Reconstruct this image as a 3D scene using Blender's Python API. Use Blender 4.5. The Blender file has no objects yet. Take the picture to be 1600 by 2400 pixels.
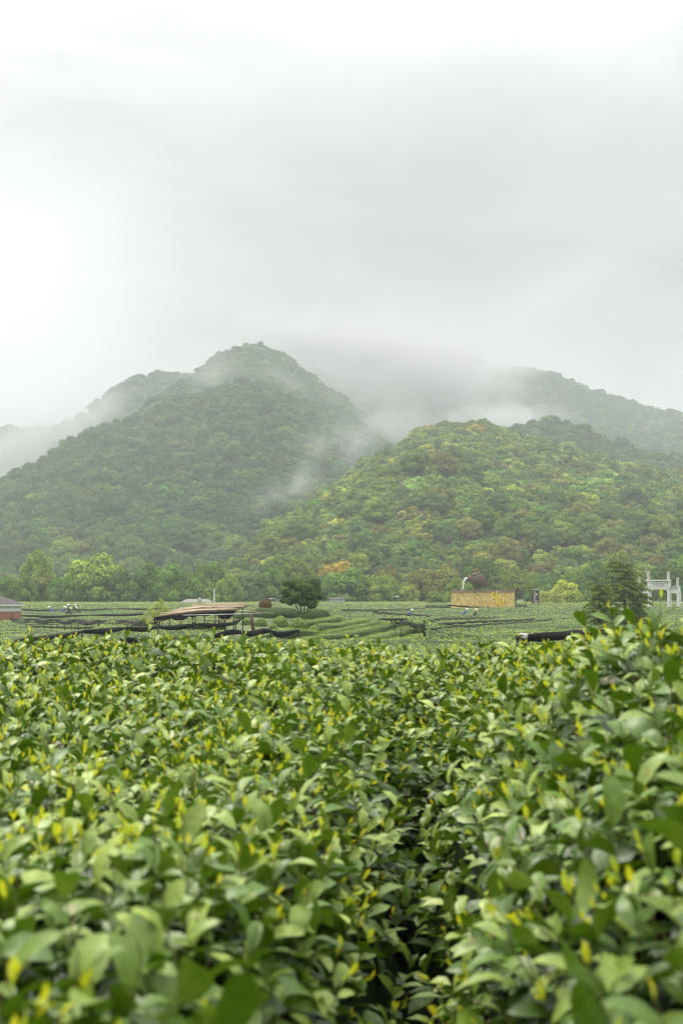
import bpy, math, random
import numpy as np
from mathutils import Vector, Matrix, Euler, Quaternion

R = math.radians
rng = np.random.default_rng(7)
random.seed(7)
S = bpy.context.scene
COL = S.collection

# ------------------------------------------------------------------ camera
CZ = 3.2                      # camera height above the valley datum
FPX = 3333.0                  # focal length in photo pixels (50 mm on a 36 mm tall frame)
PITCH = math.atan(200 / FPX)
cam_d = bpy.data.cameras.new('camera')
cam = bpy.data.objects.new('camera', cam_d)
COL.objects.link(cam)
cam.location = (0, 0, CZ)
cam.rotation_euler = (R(90) + PITCH, 0, 0)
cam_d.sensor_fit = 'VERTICAL'
cam_d.sensor_height = 36
cam_d.lens = 50
cam_d.clip_start = 0.05
cam_d.clip_end = 20000
cam_d.dof.use_dof = True
cam_d.dof.focus_distance = 160
cam_d.dof.aperture_fstop = 6.3
S.camera = cam

# ------------------------------------------------------------------ world: overcast sky
SUN_EL, SUN_AZ = R(56), R(-35)
world = bpy.data.worlds.new('World')
S.world = world
world.use_nodes = True
nt = world.node_tree
nt.nodes.clear()
N, L = nt.nodes.new, nt.links.new


def nd(tree, kind, **kw):
    n = tree.nodes.new(kind)
    for k, v in kw.items():
        if k.startswith('i_'):
            n.inputs[k[2:].replace('_', ' ')].default_value = v
        else:
            setattr(n, k, v)
    return n


def mth(tree, op, a, b=None, clamp=False):
    n = tree.nodes.new('ShaderNodeMath')
    n.operation = op
    n.use_clamp = clamp
    for i, v in enumerate((a, b)):
        if v is None:
            continue
        if isinstance(v, (int, float)):
            n.inputs[i].default_value = v
        else:
            tree.links.new(v, n.inputs[i])
    return n.outputs[0]


tc = N('ShaderNodeTexCoord')
sep = N('ShaderNodeSeparateXYZ')
L(tc.outputs['Generated'], sep.inputs[0])
# brightness of an overcast sky by height: brightest overhead
ramp = N('ShaderNodeFloatCurve')
cv = ramp.mapping.curves[0]
SKY = [(0.0, 0.58), (0.12, 0.58), (0.2, 0.54), (0.27, 0.55), (0.34, 0.66), (0.4, 0.82), (0.5, 1.15), (0.75, 1.9), (1.0, 2.1)]
cv.points[0].location = (0, SKY[0][1] / 3)
cv.points[1].location = (1, SKY[-1][1] / 3)
for z, v in SKY[1:-1]:
    cv.points.new(z, v / 3)
ramp.mapping.update()
L(sep.outputs['Z'], ramp.inputs['Value'])
base_sky = mth(nt, 'MULTIPLY', ramp.outputs[0], 3.0)
mapn = N('ShaderNodeMapping')
mapn.inputs['Scale'].default_value = (5.0, 5.0, 11)
mapn.inputs['Location'].default_value = (0.4, 1.3, 0.2)
L(tc.outputs['Generated'], mapn.inputs[0])
noi = nd(nt, 'ShaderNodeTexNoise', i_Scale=1.0, i_Detail=5.0, i_Roughness=0.45, i_Distortion=0.6)
L(mapn.outputs[0], noi.inputs['Vector'])
cl = mth(nt, 'MULTIPLY', mth(nt, 'SUBTRACT', noi.outputs['Fac'], 0.5), 0.85)


def sky_lobe(px, py, width, amp):
    """a soft brighter or darker patch of cloud in the direction of photo pixel px, py"""
    u, w = (px - 800) / FPX, (1200 - py) / FPX
    d = Vector((u, math.cos(PITCH) - w * math.sin(PITCH), math.sin(PITCH) + w * math.cos(PITCH))).normalized()
    dp = N('ShaderNodeVectorMath')
    dp.operation = 'DISTANCE'
    L(tc.outputs['Generated'], dp.inputs[0])
    dp.inputs[1].default_value = d
    q = mth(nt, 'DIVIDE', dp.outputs['Value'], width)
    g = mth(nt, 'EXPONENT', mth(nt, 'MULTIPLY', mth(nt, 'MULTIPLY', q, q), -1.0))
    return mth(nt, 'MULTIPLY', g, amp)


tot = mth(nt, 'ADD', cl, 1.0)
for a in ((-40, 640, 0.11, 0.60), (1120, 560, 0.13, -0.16), (700, 780, 0.09, -0.12), (1500, 200, 0.11, 0.16),
          (900, 60, 0.10, 0.10), (150, 300, 0.10, -0.09), (1500, 720, 0.07, 0.08), (1560, 520, 0.07, -0.16), (560, 420, 0.07, -0.06)):
    tot = mth(nt, 'ADD', tot, sky_lobe(*a))
lum = mth(nt, 'MULTIPLY', base_sky, tot)
tintr = N('ShaderNodeMix')
tintr.data_type = 'RGBA'
L(mth(nt, 'MULTIPLY', sep.outputs['Z'], 3.2, True), tintr.inputs['Factor'])
tintr.inputs['A'].default_value = (1.0, 0.985, 0.965, 1)
tintr.inputs['B'].default_value = (0.99, 0.983, 1.005, 1)
vm = N('ShaderNodeVectorMath')
vm.operation = 'SCALE'
L(tintr.outputs['Result'], vm.inputs[0])
L(lum, vm.inputs['Scale'])
bg1 = N('ShaderNodeBackground')
L(vm.outputs[0], bg1.inputs['Color'])
bg1.inputs['Strength'].default_value = 1.0
skyt = N('ShaderNodeTexSky')
skyt.sky_type = 'NISHITA'
skyt.sun_disc = False
skyt.sun_elevation = SUN_EL
skyt.sun_rotation = SUN_AZ
skyt.dust_density = 4
bg2 = N('ShaderNodeBackground')
L(skyt.outputs[0], bg2.inputs['Color'])
bg2.inputs['Strength'].default_value = 0.008
addb = N('ShaderNodeAddShader')
L(bg1.outputs[0], addb.inputs[0])
L(bg2.outputs[0], addb.inputs[1])
wo = N('ShaderNodeOutputWorld')
L(addb.outputs[0], wo.inputs['Surface'])

sun_d = bpy.data.lights.new('sun', 'SUN')
sun_d.energy = 2.9
sun_d.angle = R(12)
sun_d.color = (1.0, 0.945, 0.83)
sun = bpy.data.objects.new('sun', sun_d)
COL.objects.link(sun)
sd = Vector((math.sin(SUN_AZ) * math.cos(SUN_EL), math.cos(SUN_AZ) * math.cos(SUN_EL), math.sin(SUN_EL)))
sun.rotation_euler = (-sd).to_track_quat('-Z', 'Y').to_euler()

S.view_settings.view_transform = 'Standard'
S.view_settings.look = 'None'
S.view_settings.exposure = 0.22
S.view_settings.gamma = 1
S.view_settings.use_curve_mapping = False
S.render.film_transparent = False
cy = S.cycles
cy.max_bounces = 6
cy.diffuse_bounces = 3
cy.glossy_bounces = 2
cy.transmission_bounces = 3
cy.transparent_max_bounces = 12
cy.volume_bounces = 1
cy.volume_step_rate = 1.0
cy.volume_max_steps = 64
cy.pixel_filter_type = 'BLACKMAN_HARRIS'
cy.filter_width = 1.15
cy.caustics_reflective = False
cy.caustics_refractive = False
cy.use_denoising = True
cy.denoiser = 'OPENIMAGEDENOISE'
try:
    cy.denoising_input_passes = 'RGB_ALBEDO_NORMAL'
    cy.denoising_prefilter = 'ACCURATE'
except Exception:
    pass

# ------------------------------------------------------------------ helpers


def P(px, py, d):
    """world point at depth d (along +Y) seen at photo pixel px, py"""
    u, w = (px - 800) / FPX, (1200 - py) / FPX
    y = math.cos(PITCH) - w * math.sin(PITCH)
    z = math.sin(PITCH) + w * math.cos(PITCH)
    return Vector((u / y * d, d, CZ + z / y * d))


def tag(o, label=None, cat=None, group=None, kind=None):
    if label:
        o['label'] = label
    if cat:
        o['category'] = cat
    if group:
        o['group'] = group
    if kind:
        o['kind'] = kind
    return o


def empty(name, loc=(0, 0, 0), rz=0, label=None, cat=None, group=None):
    o = bpy.data.objects.new(name, None)
    COL.objects.link(o)
    o.location = loc
    o.rotation_euler = (0, 0, rz)
    return tag(o, label, cat, group)


def np_mesh(name, V, F, mats=(), smooth=False, attrs=None, fmat=None):
    """V (n,3); F (m,k) with k 3 or 4, or a list of such arrays"""
    me = bpy.data.meshes.new(name)
    if not isinstance(F, (list, tuple)):
        F = [F]
    F = [np.asarray(f, dtype=np.int32) for f in F if len(f)]
    V = np.asarray(V, dtype=np.float32)
    me.vertices.add(len(V))
    me.vertices.foreach_set('co', V.ravel())
    nl = sum(f.size for f in F)
    npol = sum(len(f) for f in F)
    me.loops.add(nl)
    me.loops.foreach_set('vertex_index', np.concatenate([f.ravel() for f in F]))
    me.polygons.add(npol)
    tot_ = np.concatenate([np.full(len(f), f.shape[1], np.int32) for f in F])
    st = np.concatenate([[0], np.cumsum(tot_)[:-1]]).astype(np.int32)
    me.polygons.foreach_set('loop_start', st)
    if fmat is not None:
        me.polygons.foreach_set('material_index', np.asarray(fmat, dtype=np.int32))
    me.polygons.foreach_set('use_smooth', np.full(npol, smooth))
    for m in mats:
        me.materials.append(m)
    if attrs:
        for k, (dom, arr) in attrs.items():
            a = me.attributes.new(k, 'FLOAT', dom)
            a.data.foreach_set('value', np.asarray(arr, dtype=np.float32))
    me.update(calc_edges=True)
    me.validate()
    return me


def link(name, me, parent=None):
    o = bpy.data.objects.new(name, me)
    COL.objects.link(o)
    if parent is not None:
        o.parent = parent
    return o


class MB:
    """collects boxes, tubes and lathes; build() links them as one mesh"""

    def __init__(s):
        s.v, s.f, s.m = [], [], []

    def add(s, V, F, m=0):
        o = len(s.v)
        s.v += [tuple(v) for v in V]
        s.f += [tuple(i + o for i in f) for f in F]
        s.m += [m] * len(F)
        return s

    def box(s, c, size, rz=0, bev=0, m=0, rot=None):
        hx, hy, hz = size[0] / 2, size[1] / 2, size[2] / 2
        M = rot if rot is not None else Matrix.Rotation(rz, 3, 'Z')
        b = min(bev, hx * .9, hy * .9, hz * .9)
        if b <= 0:
            V = [(x, y, z) for x in (-hx, hx) for y in (-hy, hy) for z in (-hz, hz)]
            F = [(0, 1, 3, 2), (4, 6, 7, 5), (0, 4, 5, 1), (2, 3, 7, 6), (0, 2, 6, 4), (1, 5, 7, 3)]
        else:
            pts = []
            for z, k in ((-hz, b), (-hz + b, 0), (hz - b, 0), (hz, b)):
                X, Y = hx - k, hy - k
                pts += [(X, -Y + b, z), (X, Y - b, z), (X - b, Y, z), (-X + b, Y, z), (-X, Y - b, z), (-X, -Y + b, z), (-X + b, -Y, z), (X - b, -Y, z)]
            V = pts
            F = []
            for r_ in range(3):
                for k in range(8):
                    a, c2 = r_ * 8 + k, r_ * 8 + (k + 1) % 8
                    F.append((a, c2, c2 + 8, a + 8))
            F.append(tuple(range(7, -1, -1)))
            F.append(tuple(range(24, 32)))
        s.add([M @ Vector(v) + Vector(c) for v in V], F, m)
        return s

    def tube(s, pts, r, n=6, m=0, cap=True, squash=None):
        pts = [Vector(p) for p in pts]
        rs = [r] * len(pts) if isinstance(r, (int, float)) else r
        V, F = [], []
        up = Vector((0, 0, 1))
        for i, p in enumerate(pts):
            t = (pts[min(i + 1, len(pts) - 1)] - pts[max(i - 1, 0)])
            t = t.normalized() if t.length > 1e-9 else Vector((0, 0, 1))
            a = t.cross(up)
            if a.length < 1e-3:
                a = t.cross(Vector((0, 1, 0)))
            a.normalize()
            b = a.cross(t)
            for k in range(n):
                th = 2 * math.pi * k / n
                V.append(p + a * (math.cos(th) * rs[i]) + b * (math.sin(th) * rs[i] * (squash or 1)))
        for i in range(len(pts) - 1):
            for k in range(n):
                F.append((i * n + k, i * n + (k + 1) % n, (i + 1) * n + (k + 1) % n, (i + 1) * n + k))
        if cap:
            F.append(tuple(range(n - 1, -1, -1)))
            F.append(tuple((len(pts) - 1) * n + k for k in range(n)))
        s.add(V, F, m)
        return s

    def lathe(s, prof, M=None, n=24, m=0):
        M = M or Matrix.Identity(4)
        V, F = [], []
        for r_, z in prof:
            for k in range(n):
                th = 2 * math.pi * k / n
                V.append(M @ Vector((r_ * math.cos(th), r_ * math.sin(th), z)))
        for i in range(len(prof) - 1):
            for k in range(n):
                F.append((i * n + k, i * n + (k + 1) % n, (i + 1) * n + (k + 1) % n, (i + 1) * n + k))
        s.add(V, F, m)
        return s

    def blob(s, c, rad, n=10, seed=0, amp=0.12, m=0):
        rr = random.Random(seed)
        ph = [rr.uniform(0, 6) for _ in range(6)]
        V, F = [], []
        for i in range(n + 1):
            a = math.pi * i / n
            for k in range(2 * n):
                b = math.pi * k / n
                d = Vector((math.sin(a) * math.cos(b), math.sin(a) * math.sin(b), math.cos(a)))
                q = 1 + amp * (math.sin(3 * d.x + ph[0]) * math.sin(4 * d.y + ph[1]) + .6 * math.sin(7 * d.z + ph[2]) * math.sin(6 * d.x + ph[3]))
                V.append((c[0] + d.x * rad[0] * q, c[1] + d.y * rad[1] * q, c[2] + d.z * rad[2] * q))
        for i in range(n):
            for k in range(2 * n):
                F.append(((i + 1) * 2 * n + k, (i + 1) * 2 * n + (k + 1) % (2 * n), i * 2 * n + (k + 1) % (2 * n), i * 2 * n + k))
        s.add(V, F, m)
        return s

    def build(s, name, mats, parent=None, smooth=False):
        me = bpy.data.meshes.new(name)
        me.from_pydata([tuple(v) for v in s.v], [], s.f)
        for m in (mats if isinstance(mats, (list, tuple)) else [mats]):
            me.materials.append(m)
        me.polygons.foreach_set('material_index', s.m)
        me.polygons.foreach_set('use_smooth', [smooth] * len(s.f))
        me.update()
        return link(name, me, parent)


def vnoise(x, y, seed=0, octaves=4, f=1.0):
    """cheap smooth value noise on arrays, about -1..1"""
    x, y = np.asarray(x, float) * f, np.asarray(y, float) * f
    out = np.zeros(np.broadcast(x, y).shape)
    amp, tot_ = 1.0, 0.0
    for o in range(octaves):
        xi, yi = np.floor(x).astype(np.int64), np.floor(y).astype(np.int64)
        fx, fy = x - xi, y - yi
        fx, fy = fx * fx * (3 - 2 * fx), fy * fy * (3 - 2 * fy)

        def h(i, j):
            v = (i * 374761393 + j * 668265263 + (seed + o * 17) * 974711) & 0x7fffffff
            v = ((v ^ (v >> 13)) * 1274126177) & 0x7fffffff
            return ((v ^ (v >> 16)) & 0xffff) / 32767.5 - 1
        out = out + amp * ((h(xi, yi) * (1 - fx) + h(xi + 1, yi) * fx) * (1 - fy) + (h(xi, yi + 1) * (1 - fx) + h(xi + 1, yi + 1) * fx) * fy)
        tot_ += amp
        amp *= .5
        x, y = x * 2.03 + 5.1, y * 2.03 + 3.7
    return out / tot_ * 1.4


# ------------------------------------------------------------------ materials
def mat(name, col, rough=0.7, metal=0.0, spec=0.4, var=0.0, vscale=3.0, bump=0.0, bscale=20.0, col2=None, detail=6.0):
    m = bpy.data.materials.new(name)
    m.use_nodes = True
    t = m.node_tree
    b = t.nodes['Principled BSDF']
    b.inputs['Base Color'].default_value = (*col, 1)
    b.inputs['Roughness'].default_value = rough
    b.inputs['Metallic'].default_value = metal
    b.inputs['Specular IOR Level'].default_value = spec
    g = nd(t, 'ShaderNodeTexCoord')
    if var > 0 or col2:
        n = nd(t, 'ShaderNodeTexNoise', i_Scale=vscale, i_Detail=detail, i_Roughness=0.6)
        t.links.new(g.outputs['Object'], n.inputs['Vector'])
        r = nd(t, 'ShaderNodeValToRGB')
        c2 = col2 or tuple(min(1, c * (1 + var)) for c in col)
        c1 = col if col2 else tuple(c * (1 - var) for c in col)
        r.color_ramp.elements[0].position = 0.35
        r.color_ramp.elements[1].position = 0.65
        r.color_ramp.elements[0].color = (*c1, 1)
        r.color_ramp.elements[1].color = (*c2, 1)
        t.links.new(n.outputs['Fac'], r.inputs[0])
        t.links.new(r.outputs[0], b.inputs['Base Color'])
    if bump > 0:
        n2 = nd(t, 'ShaderNodeTexNoise', i_Scale=bscale, i_Detail=5.0)
        t.links.new(g.outputs['Object'], n2.inputs['Vector'])
        bp = nd(t, 'ShaderNodeBump', i_Strength=bump)
        bp.inputs['Distance'].default_value = 0.05
        t.links.new(n2.outputs['Fac'], bp.inputs['Height'])
        t.links.new(bp.outputs[0], b.inputs['Normal'])
    return m


def leaf_mat(name, lo, mid, hi, rough=0.45, spec=0.4, trans=0.2, tcol=None, coat=0.0, tinted=False, mottle=False):
    """leaf colours spread by the per-leaf attribute «shade»; tinted = multiplied by the tree's own tint"""
    m = bpy.data.materials.new(name)
    m.use_nodes = True
    t = m.node_tree
    b = t.nodes['Principled BSDF']
    a = nd(t, 'ShaderNodeAttribute', attribute_name='shade')
    r = nd(t, 'ShaderNodeValToRGB')
    r.color_ramp.elements[0].color = (*lo, 1)
    r.color_ramp.elements[1].color = (*hi, 1)
    e = r.color_ramp.elements.new(0.5)
    e.color = (*mid, 1)
    t.links.new(a.outputs['Fac'], r.inputs[0])
    colout = r.outputs[0]
    if tinted:
        ti = nd(t, 'ShaderNodeAttribute', attribute_name='tint')
        ti.attribute_type = 'INSTANCER'
        mx = nd(t, 'ShaderNodeVectorMath')
        mx.operation = 'MULTIPLY'
        t.links.new(colout, mx.inputs[0])
        t.links.new(ti.outputs['Color'], mx.inputs[1])
        colout = mx.outputs[0]
    if mottle:   # veins, old brown edges and small blemishes
        gc = nd(t, 'ShaderNodeTexCoord')
        n1 = nd(t, 'ShaderNodeTexNoise', i_Scale=70.0, i_Detail=3.0)
        t.links.new(gc.outputs['Object'], n1.inputs['Vector'])
        v1 = mth(t, 'ADD', mth(t, 'MULTIPLY', n1.outputs['Fac'], 1.0), .5)
        sc_n = nd(t, 'ShaderNodeVectorMath', operation='SCALE')
        t.links.new(colout, sc_n.inputs[0])
        t.links.new(v1, sc_n.inputs['Scale'])
        n2 = nd(t, 'ShaderNodeTexNoise', i_Scale=26.0, i_Detail=2.0)
        t.links.new(gc.outputs['Object'], n2.inputs['Vector'])
        mk = mth(t, 'MULTIPLY', mth(t, 'SUBTRACT', n2.outputs['Fac'], .68), 12.0, True)
        mxn = nd(t, 'ShaderNodeMix', data_type='RGBA')
        t.links.new(mth(t, 'MULTIPLY', mk, .75), mxn.inputs['Factor'])
        t.links.new(sc_n.outputs[0], mxn.inputs['A'])
        mxn.inputs['B'].default_value = (.20, .12, .03, 1)
        colout = mxn.outputs['Result']
        bpn = nd(t, 'ShaderNodeBump', i_Strength=.35)
        bpn.inputs['Distance'].default_value = .004
        t.links.new(n1.outputs['Fac'], bpn.inputs['Height'])
        t.links.new(bpn.outputs[0], b.inputs['Normal'])
    t.links.new(colout, b.inputs['Base Color'])
    b.inputs['Roughness'].default_value = rough
    b.inputs['Specular IOR Level'].default_value = spec
    b.inputs['Coat Weight'].default_value = coat
    b.inputs['Coat Roughness'].default_value = 0.35
    if trans > 0:
        tr = nd(t, 'ShaderNodeBsdfTranslucent')
        if tcol:
            tr.inputs['Color'].default_value = (*tcol, 1)
        else:
            t.links.new(colout, tr.inputs['Color'])
        ms = nd(t, 'ShaderNodeMixShader')
        ms.inputs[0].default_value = trans
        t.links.new(b.outputs[0], ms.inputs[1])
        t.links.new(tr.outputs[0], ms.inputs[2])
        t.links.new(ms.outputs[0], t.nodes['Material Output'].inputs['Surface'])
    return m


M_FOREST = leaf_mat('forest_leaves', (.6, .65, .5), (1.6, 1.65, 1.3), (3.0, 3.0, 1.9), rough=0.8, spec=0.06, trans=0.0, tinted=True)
M_BARK = mat('bark', (.06, .05, .04), .9, var=.3, vscale=6)
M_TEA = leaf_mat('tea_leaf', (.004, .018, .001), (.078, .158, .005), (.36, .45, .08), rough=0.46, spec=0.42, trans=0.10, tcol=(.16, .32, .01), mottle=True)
M_SHOOT = leaf_mat('young_tea_leaf', (.24, .42, .02), (.48, .62, .03), (.80, .74, .05), rough=0.45, spec=0.4, trans=0.35, tcol=(.85, .8, .02))
M_STEM = mat('tea_stem', (.13, .12, .03), .7, var=.3, vscale=20)
M_INNER = mat('shaded_tea_thicket', (.010, .018, .006), .95, var=.4, vscale=14, spec=0.05)  # near-black: the shade inside the hedge is put into this colour
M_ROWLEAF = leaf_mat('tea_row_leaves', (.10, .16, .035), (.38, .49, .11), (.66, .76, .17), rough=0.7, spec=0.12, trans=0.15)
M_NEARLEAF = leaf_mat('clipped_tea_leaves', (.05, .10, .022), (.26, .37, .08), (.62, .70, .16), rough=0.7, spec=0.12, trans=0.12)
M_ROWBODY = mat('tea_row_inside', (.035, .065, .018), .9, var=.3, vscale=4)
M_SOIL = mat('soil', (.10, .14, .045), .95, var=.35, vscale=0.3)


# ------------------------------------------------------------------ terrain
PROF = np.array([(-60, 1.35), (0, 1.35), (11, 1.4), (30, 2.3), (60, 2.8), (100, 3.0), (140, 3.02), (170, 2.8), (200, 2.38), (230, 1.98), (290, 1.72), (330, 1.5), (420, -1), (3000, -10)])
CTRL = []            # (x, y, z) local ground levels of the knoll and terraces


def base_ground(x, y):
    return CZ - np.interp(y, PROF[:, 0], PROF[:, 1]) + 0.05 * vnoise(x, y, 3, 2, 0.08)


def ground(x, y):
    x, y = np.asarray(x, float), np.asarray(y, float)
    b = base_ground(x, y)
    if CTRL:
        sw = np.zeros(b.shape)
        sd_ = np.zeros(b.shape)
        for (cx, cy_, cz_) in CTRL:
            w = np.exp(-(((x - cx) / 1.7) ** 2 + ((y - cy_) / 4.0) ** 2))
            sw += w
            sd_ += w * (cz_ - base_ground(cx, cy_))
        b = b + sd_ / np.maximum(sw, 0.8)
    return b


def spot(px, py, h=0.0, near=42.0, far=320.0):
    """the point at height h over the valley floor that photo pixel px, py looks at"""
    ds = np.linspace(near, far, 1400)
    p0 = P(px, py, 1.0)
    xs, zs = p0.x * ds, CZ + (p0.z - CZ) * ds
    dz = zs - (ground(xs, ds) + h)
    k = np.argmax(dz < 0) if (dz < 0).any() else len(ds) - 1
    return Vector((xs[k], ds[k], zs[k]))


# knoll control points: terraced rows, domed bushes, the small tree
ROW_PX = [  # (x0, y0, x1, y1, depth0, depth1): crest line of each terrace row as seen in the photo
    (700, 1461, 800, 1441, 96, 101), (738, 1477, 857, 1446, 90, 97), (752, 1488, 893, 1452, 84, 92),
    (690, 1500, 933, 1458, 76, 87), (797, 1507, 972, 1466, 71, 81), (880, 1508, 1000, 1482, 68, 74), (610, 1484, 745, 1478, 82, 85)]
ROWH = 0.62
for x0, y0, x1, y1, d0, d1 in ROW_PX:
    for t in (0, .33, .66, 1):
        p = P(x0 + (x1 - x0) * t, y0 + (y1 - y0) * t, d0 + (d1 - d0) * t)
        CTRL.append((p.x, p.y, p.z - ROWH))
DOMES = [(611, 1466, 15, 92), (657, 1466, 20, 93), (699, 1467, 22, 91), (735, 1474, 16, 89), (578, 1464, 13, 94), (640, 1474, 13, 88), (672, 1478, 12, 87)]
for px, py, r_, d in DOMES:
    p = P(px, py, d)
    CTRL.append((p.x, p.y, p.z))
for px in range(300, 601, 45):
    for py, d in ((1470, 71), (1464, 78), (1458, 86)):
        p = P(px, py, d)
        CTRL.append((p.x, p.y, p.z - .85))
for px, py, d in ((705, 1450, 104), (640, 1450, 106), (760, 1452, 105), (600, 1448, 110), (675, 1448, 110)):
    p = P(px, py, d)
    CTRL.append((p.x, p.y, p.z))

# ground sheet
ys = np.concatenate([np.arange(-60, 60, 2.0), np.arange(60, 120, 1.0), np.arange(120, 340, 3.0), np.arange(340, 800, 20), np.geomspace(800, 6000, 30)])
us = np.concatenate([np.linspace(-1, -.3, 8)[:-1], np.linspace(-.3, .3, 121), np.linspace(.3, 1, 8)[1:]])
W = np.maximum(ys * 1.0, 60)
GX = us[None, :] * W[:, None]
GY = np.repeat(ys[:, None], len(us), 1)
GZ = ground(GX, GY)
V = np.stack([GX, GY, GZ], -1).reshape(-1, 3)


def gridF(nr, nc):
    i = np.arange(nr - 1)[:, None] * nc + np.arange(nc - 1)[None, :]
    return np.stack([i, i + 1, i + nc + 1, i + nc], -1).reshape(-1, 4)


g = link('ground', np_mesh('ground', V, gridF(len(ys), len(us)), [M_SOIL], True))
tag(g, kind='structure')

# ------------------------------------------------------------------ hills
TREE_H = 7.0


class Hill:
    def __init__(s, prof, d0, dc, seed, treeh=TREE_H, k=0.95, umin=-0.36, umax=0.36):
        s.px = np.array([p[0] for p in prof], float)
        s.py = np.array([p[1] for p in prof], float)
        s.d0, s.dc, s.seed, s.th, s.k = d0, dc, seed, treeh, k
        s.umin, s.umax = umin, umax
        s.na = 0.045 if seed == 13 else 0.09
        s.nf = 0.16 * (dc if isinstance(dc, (int, float)) else sum(b for _, b in dc) / len(dc))

    def crest_d(s, px):
        if isinstance(s.dc, (int, float)):
            return np.full_like(px, s.dc, dtype=float)
        return np.interp(px, [a for a, _ in s.dc], [b for _, b in s.dc])

    def z(s, x, y):
        px = x / np.maximum(y, 1) * FPX * 1.0 + 800
        dc = s.crest_d(px)
        py = np.interp(px, s.px, s.py)
        # exact pixel to slope
        w = (1200 - py) / FPX
        sl = (math.sin(PITCH) + w * math.cos(PITCH)) / (math.cos(PITCH) - w * math.sin(PITCH))
        zc = CZ + sl * dc - s.th
        t = (y - s.d0) / (dc - s.d0)
        f = np.clip(t, 0, 1) ** s.k
        f = np.where(t > 1, 1 - 0.9 * (t - 1), f)
        n1 = vnoise(x, y, s.seed, 3, 1 / s.nf)
        n = n1 * (s.na * np.maximum(zc, 5)) * np.clip(np.sin(np.clip(t, 0, 1) * math.pi), 0, 1)
        return (CZ - 2) + (zc - CZ + 2) * f + n


HILLS = [
    Hill([(400, 1440), (560, 1350), (590, 1308), (650, 1228), (700, 1192), (790, 1130), (860, 1072), (930, 1046), (985, 1000), (1040, 986), (1130, 990), (1190, 1008), (1300, 1036), (1450, 1074), (1600, 1106), (1900, 1180)],
         370, [(560, 470), (800, 590), (1050, 690), (1700, 720)], 11, treeh=5, k=0.85),
    Hill([(900, 1150), (1100, 1030), (1190, 1003), (1260, 971), (1330, 978), (1400, 1003), (1480, 1038), (1600, 1058), (1900, 1120)],
         720, 940, 12, k=.8),
    Hill([(-500, 1350), (-200, 1220), (0, 1118), (60, 1088), (120, 1062), (215, 998), (300, 980), (345, 945), (400, 900), (450, 882), (500, 838), (560, 806), (610, 803), (660, 825), (720, 868), (800, 925), (900, 1005), (1000, 1090), (1200, 1250)],
         540, [(0, 860), (300, 950), (450, 1120), (560, 1250), (700, 1300), (1000, 1250)], 13, k=0.88),
    Hill([(-500, 1130), (-100, 1075), (0, 1042), (60, 1024), (130, 990), (200, 952), (270, 897), (330, 868), (380, 861), (450, 869), (520, 860), (620, 900), (800, 1000)],
         1100, 1450, 14, k=.8),
    Hill([(500, 1000), (620, 870), (700, 850), (800, 880), (950, 905), (1050, 900), (1100, 882), (1180, 864), (1240, 854), (1300, 868), (1350, 890), (1450, 925), (1530, 953), (1600, 962), (1900, 1040)],
         1200, 1700, 15, k=.8),
]
M_HILL = mat('forest_floor', (.02, .032, .014), .95, var=.3, vscale=.05)
SP = [5.0, 6.4, 7.4, 7.2, 8.4]
RAD = [(2.5, 4.4), (3.3, 5.2), (3.5, 5.8), (3.4, 5.0), (4.0, 6.0)]
pts_all = []
for hi_, H in enumerate(HILLS):
    dmax = np.max([b for _, b in H.dc]) if not isinstance(H.dc, (int, float)) else H.dc
    yy = np.linspace(H.d0, dmax * 1.25, 90)
    uu = np.linspace(H.umin, H.umax, 160)
    X = uu[None, :] * yy[:, None]
    Y = np.repeat(yy[:, None], len(uu), 1)
    Z = H.z(X, Y)
    o = link('hill', np_mesh('hill', np.stack([X, Y, Z], -1).reshape(-1, 3), gridF(len(yy), len(uu)), [M_HILL], True))
    tag(o, kind='structure')
    sp = SP[hi_]
    gx = np.arange(-dmax * .34, dmax * .34, sp)
    gy = np.arange(H.d0 - 4, dmax * 1.06, sp)
    X, Y = np.meshgrid(gx, gy)
    X = X + rng.uniform(-.48, .48, X.shape) * sp
    Y = Y + rng.uniform(-.48, .48, X.shape) * sp
    X, Y = X.ravel(), Y.ravel()
    px = X / Y * FPX + 800
    ok = (px > -180) & (px < 1780)
    X, Y, px = X[ok], Y[ok], px[ok]
    dc = H.crest_d(px)
    ok = (Y < dc * 1.05)
    X, Y, px, dc = X[ok], Y[ok], px[ok], dc[ok]
    Z = H.z(X, Y)
    ok = Z > base_ground(X, Y) - 3.0
    X, Y, Z, px, dc = X[ok], Y[ok], Z[ok], px[ok], dc[ok]
    rad = rng.uniform(*RAD[hi_], len(X)) * (1 + .25 * vnoise(X, Y, 44, 2, .03))
    # keep crowns under the drawn skyline
    pts_all.append(np.stack([X, Y, Z, rad, np.full(len(X), hi_), px, dc], -1))
T = np.concatenate(pts_all)

# ------------------------------------------------------------------ tree crowns


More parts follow.
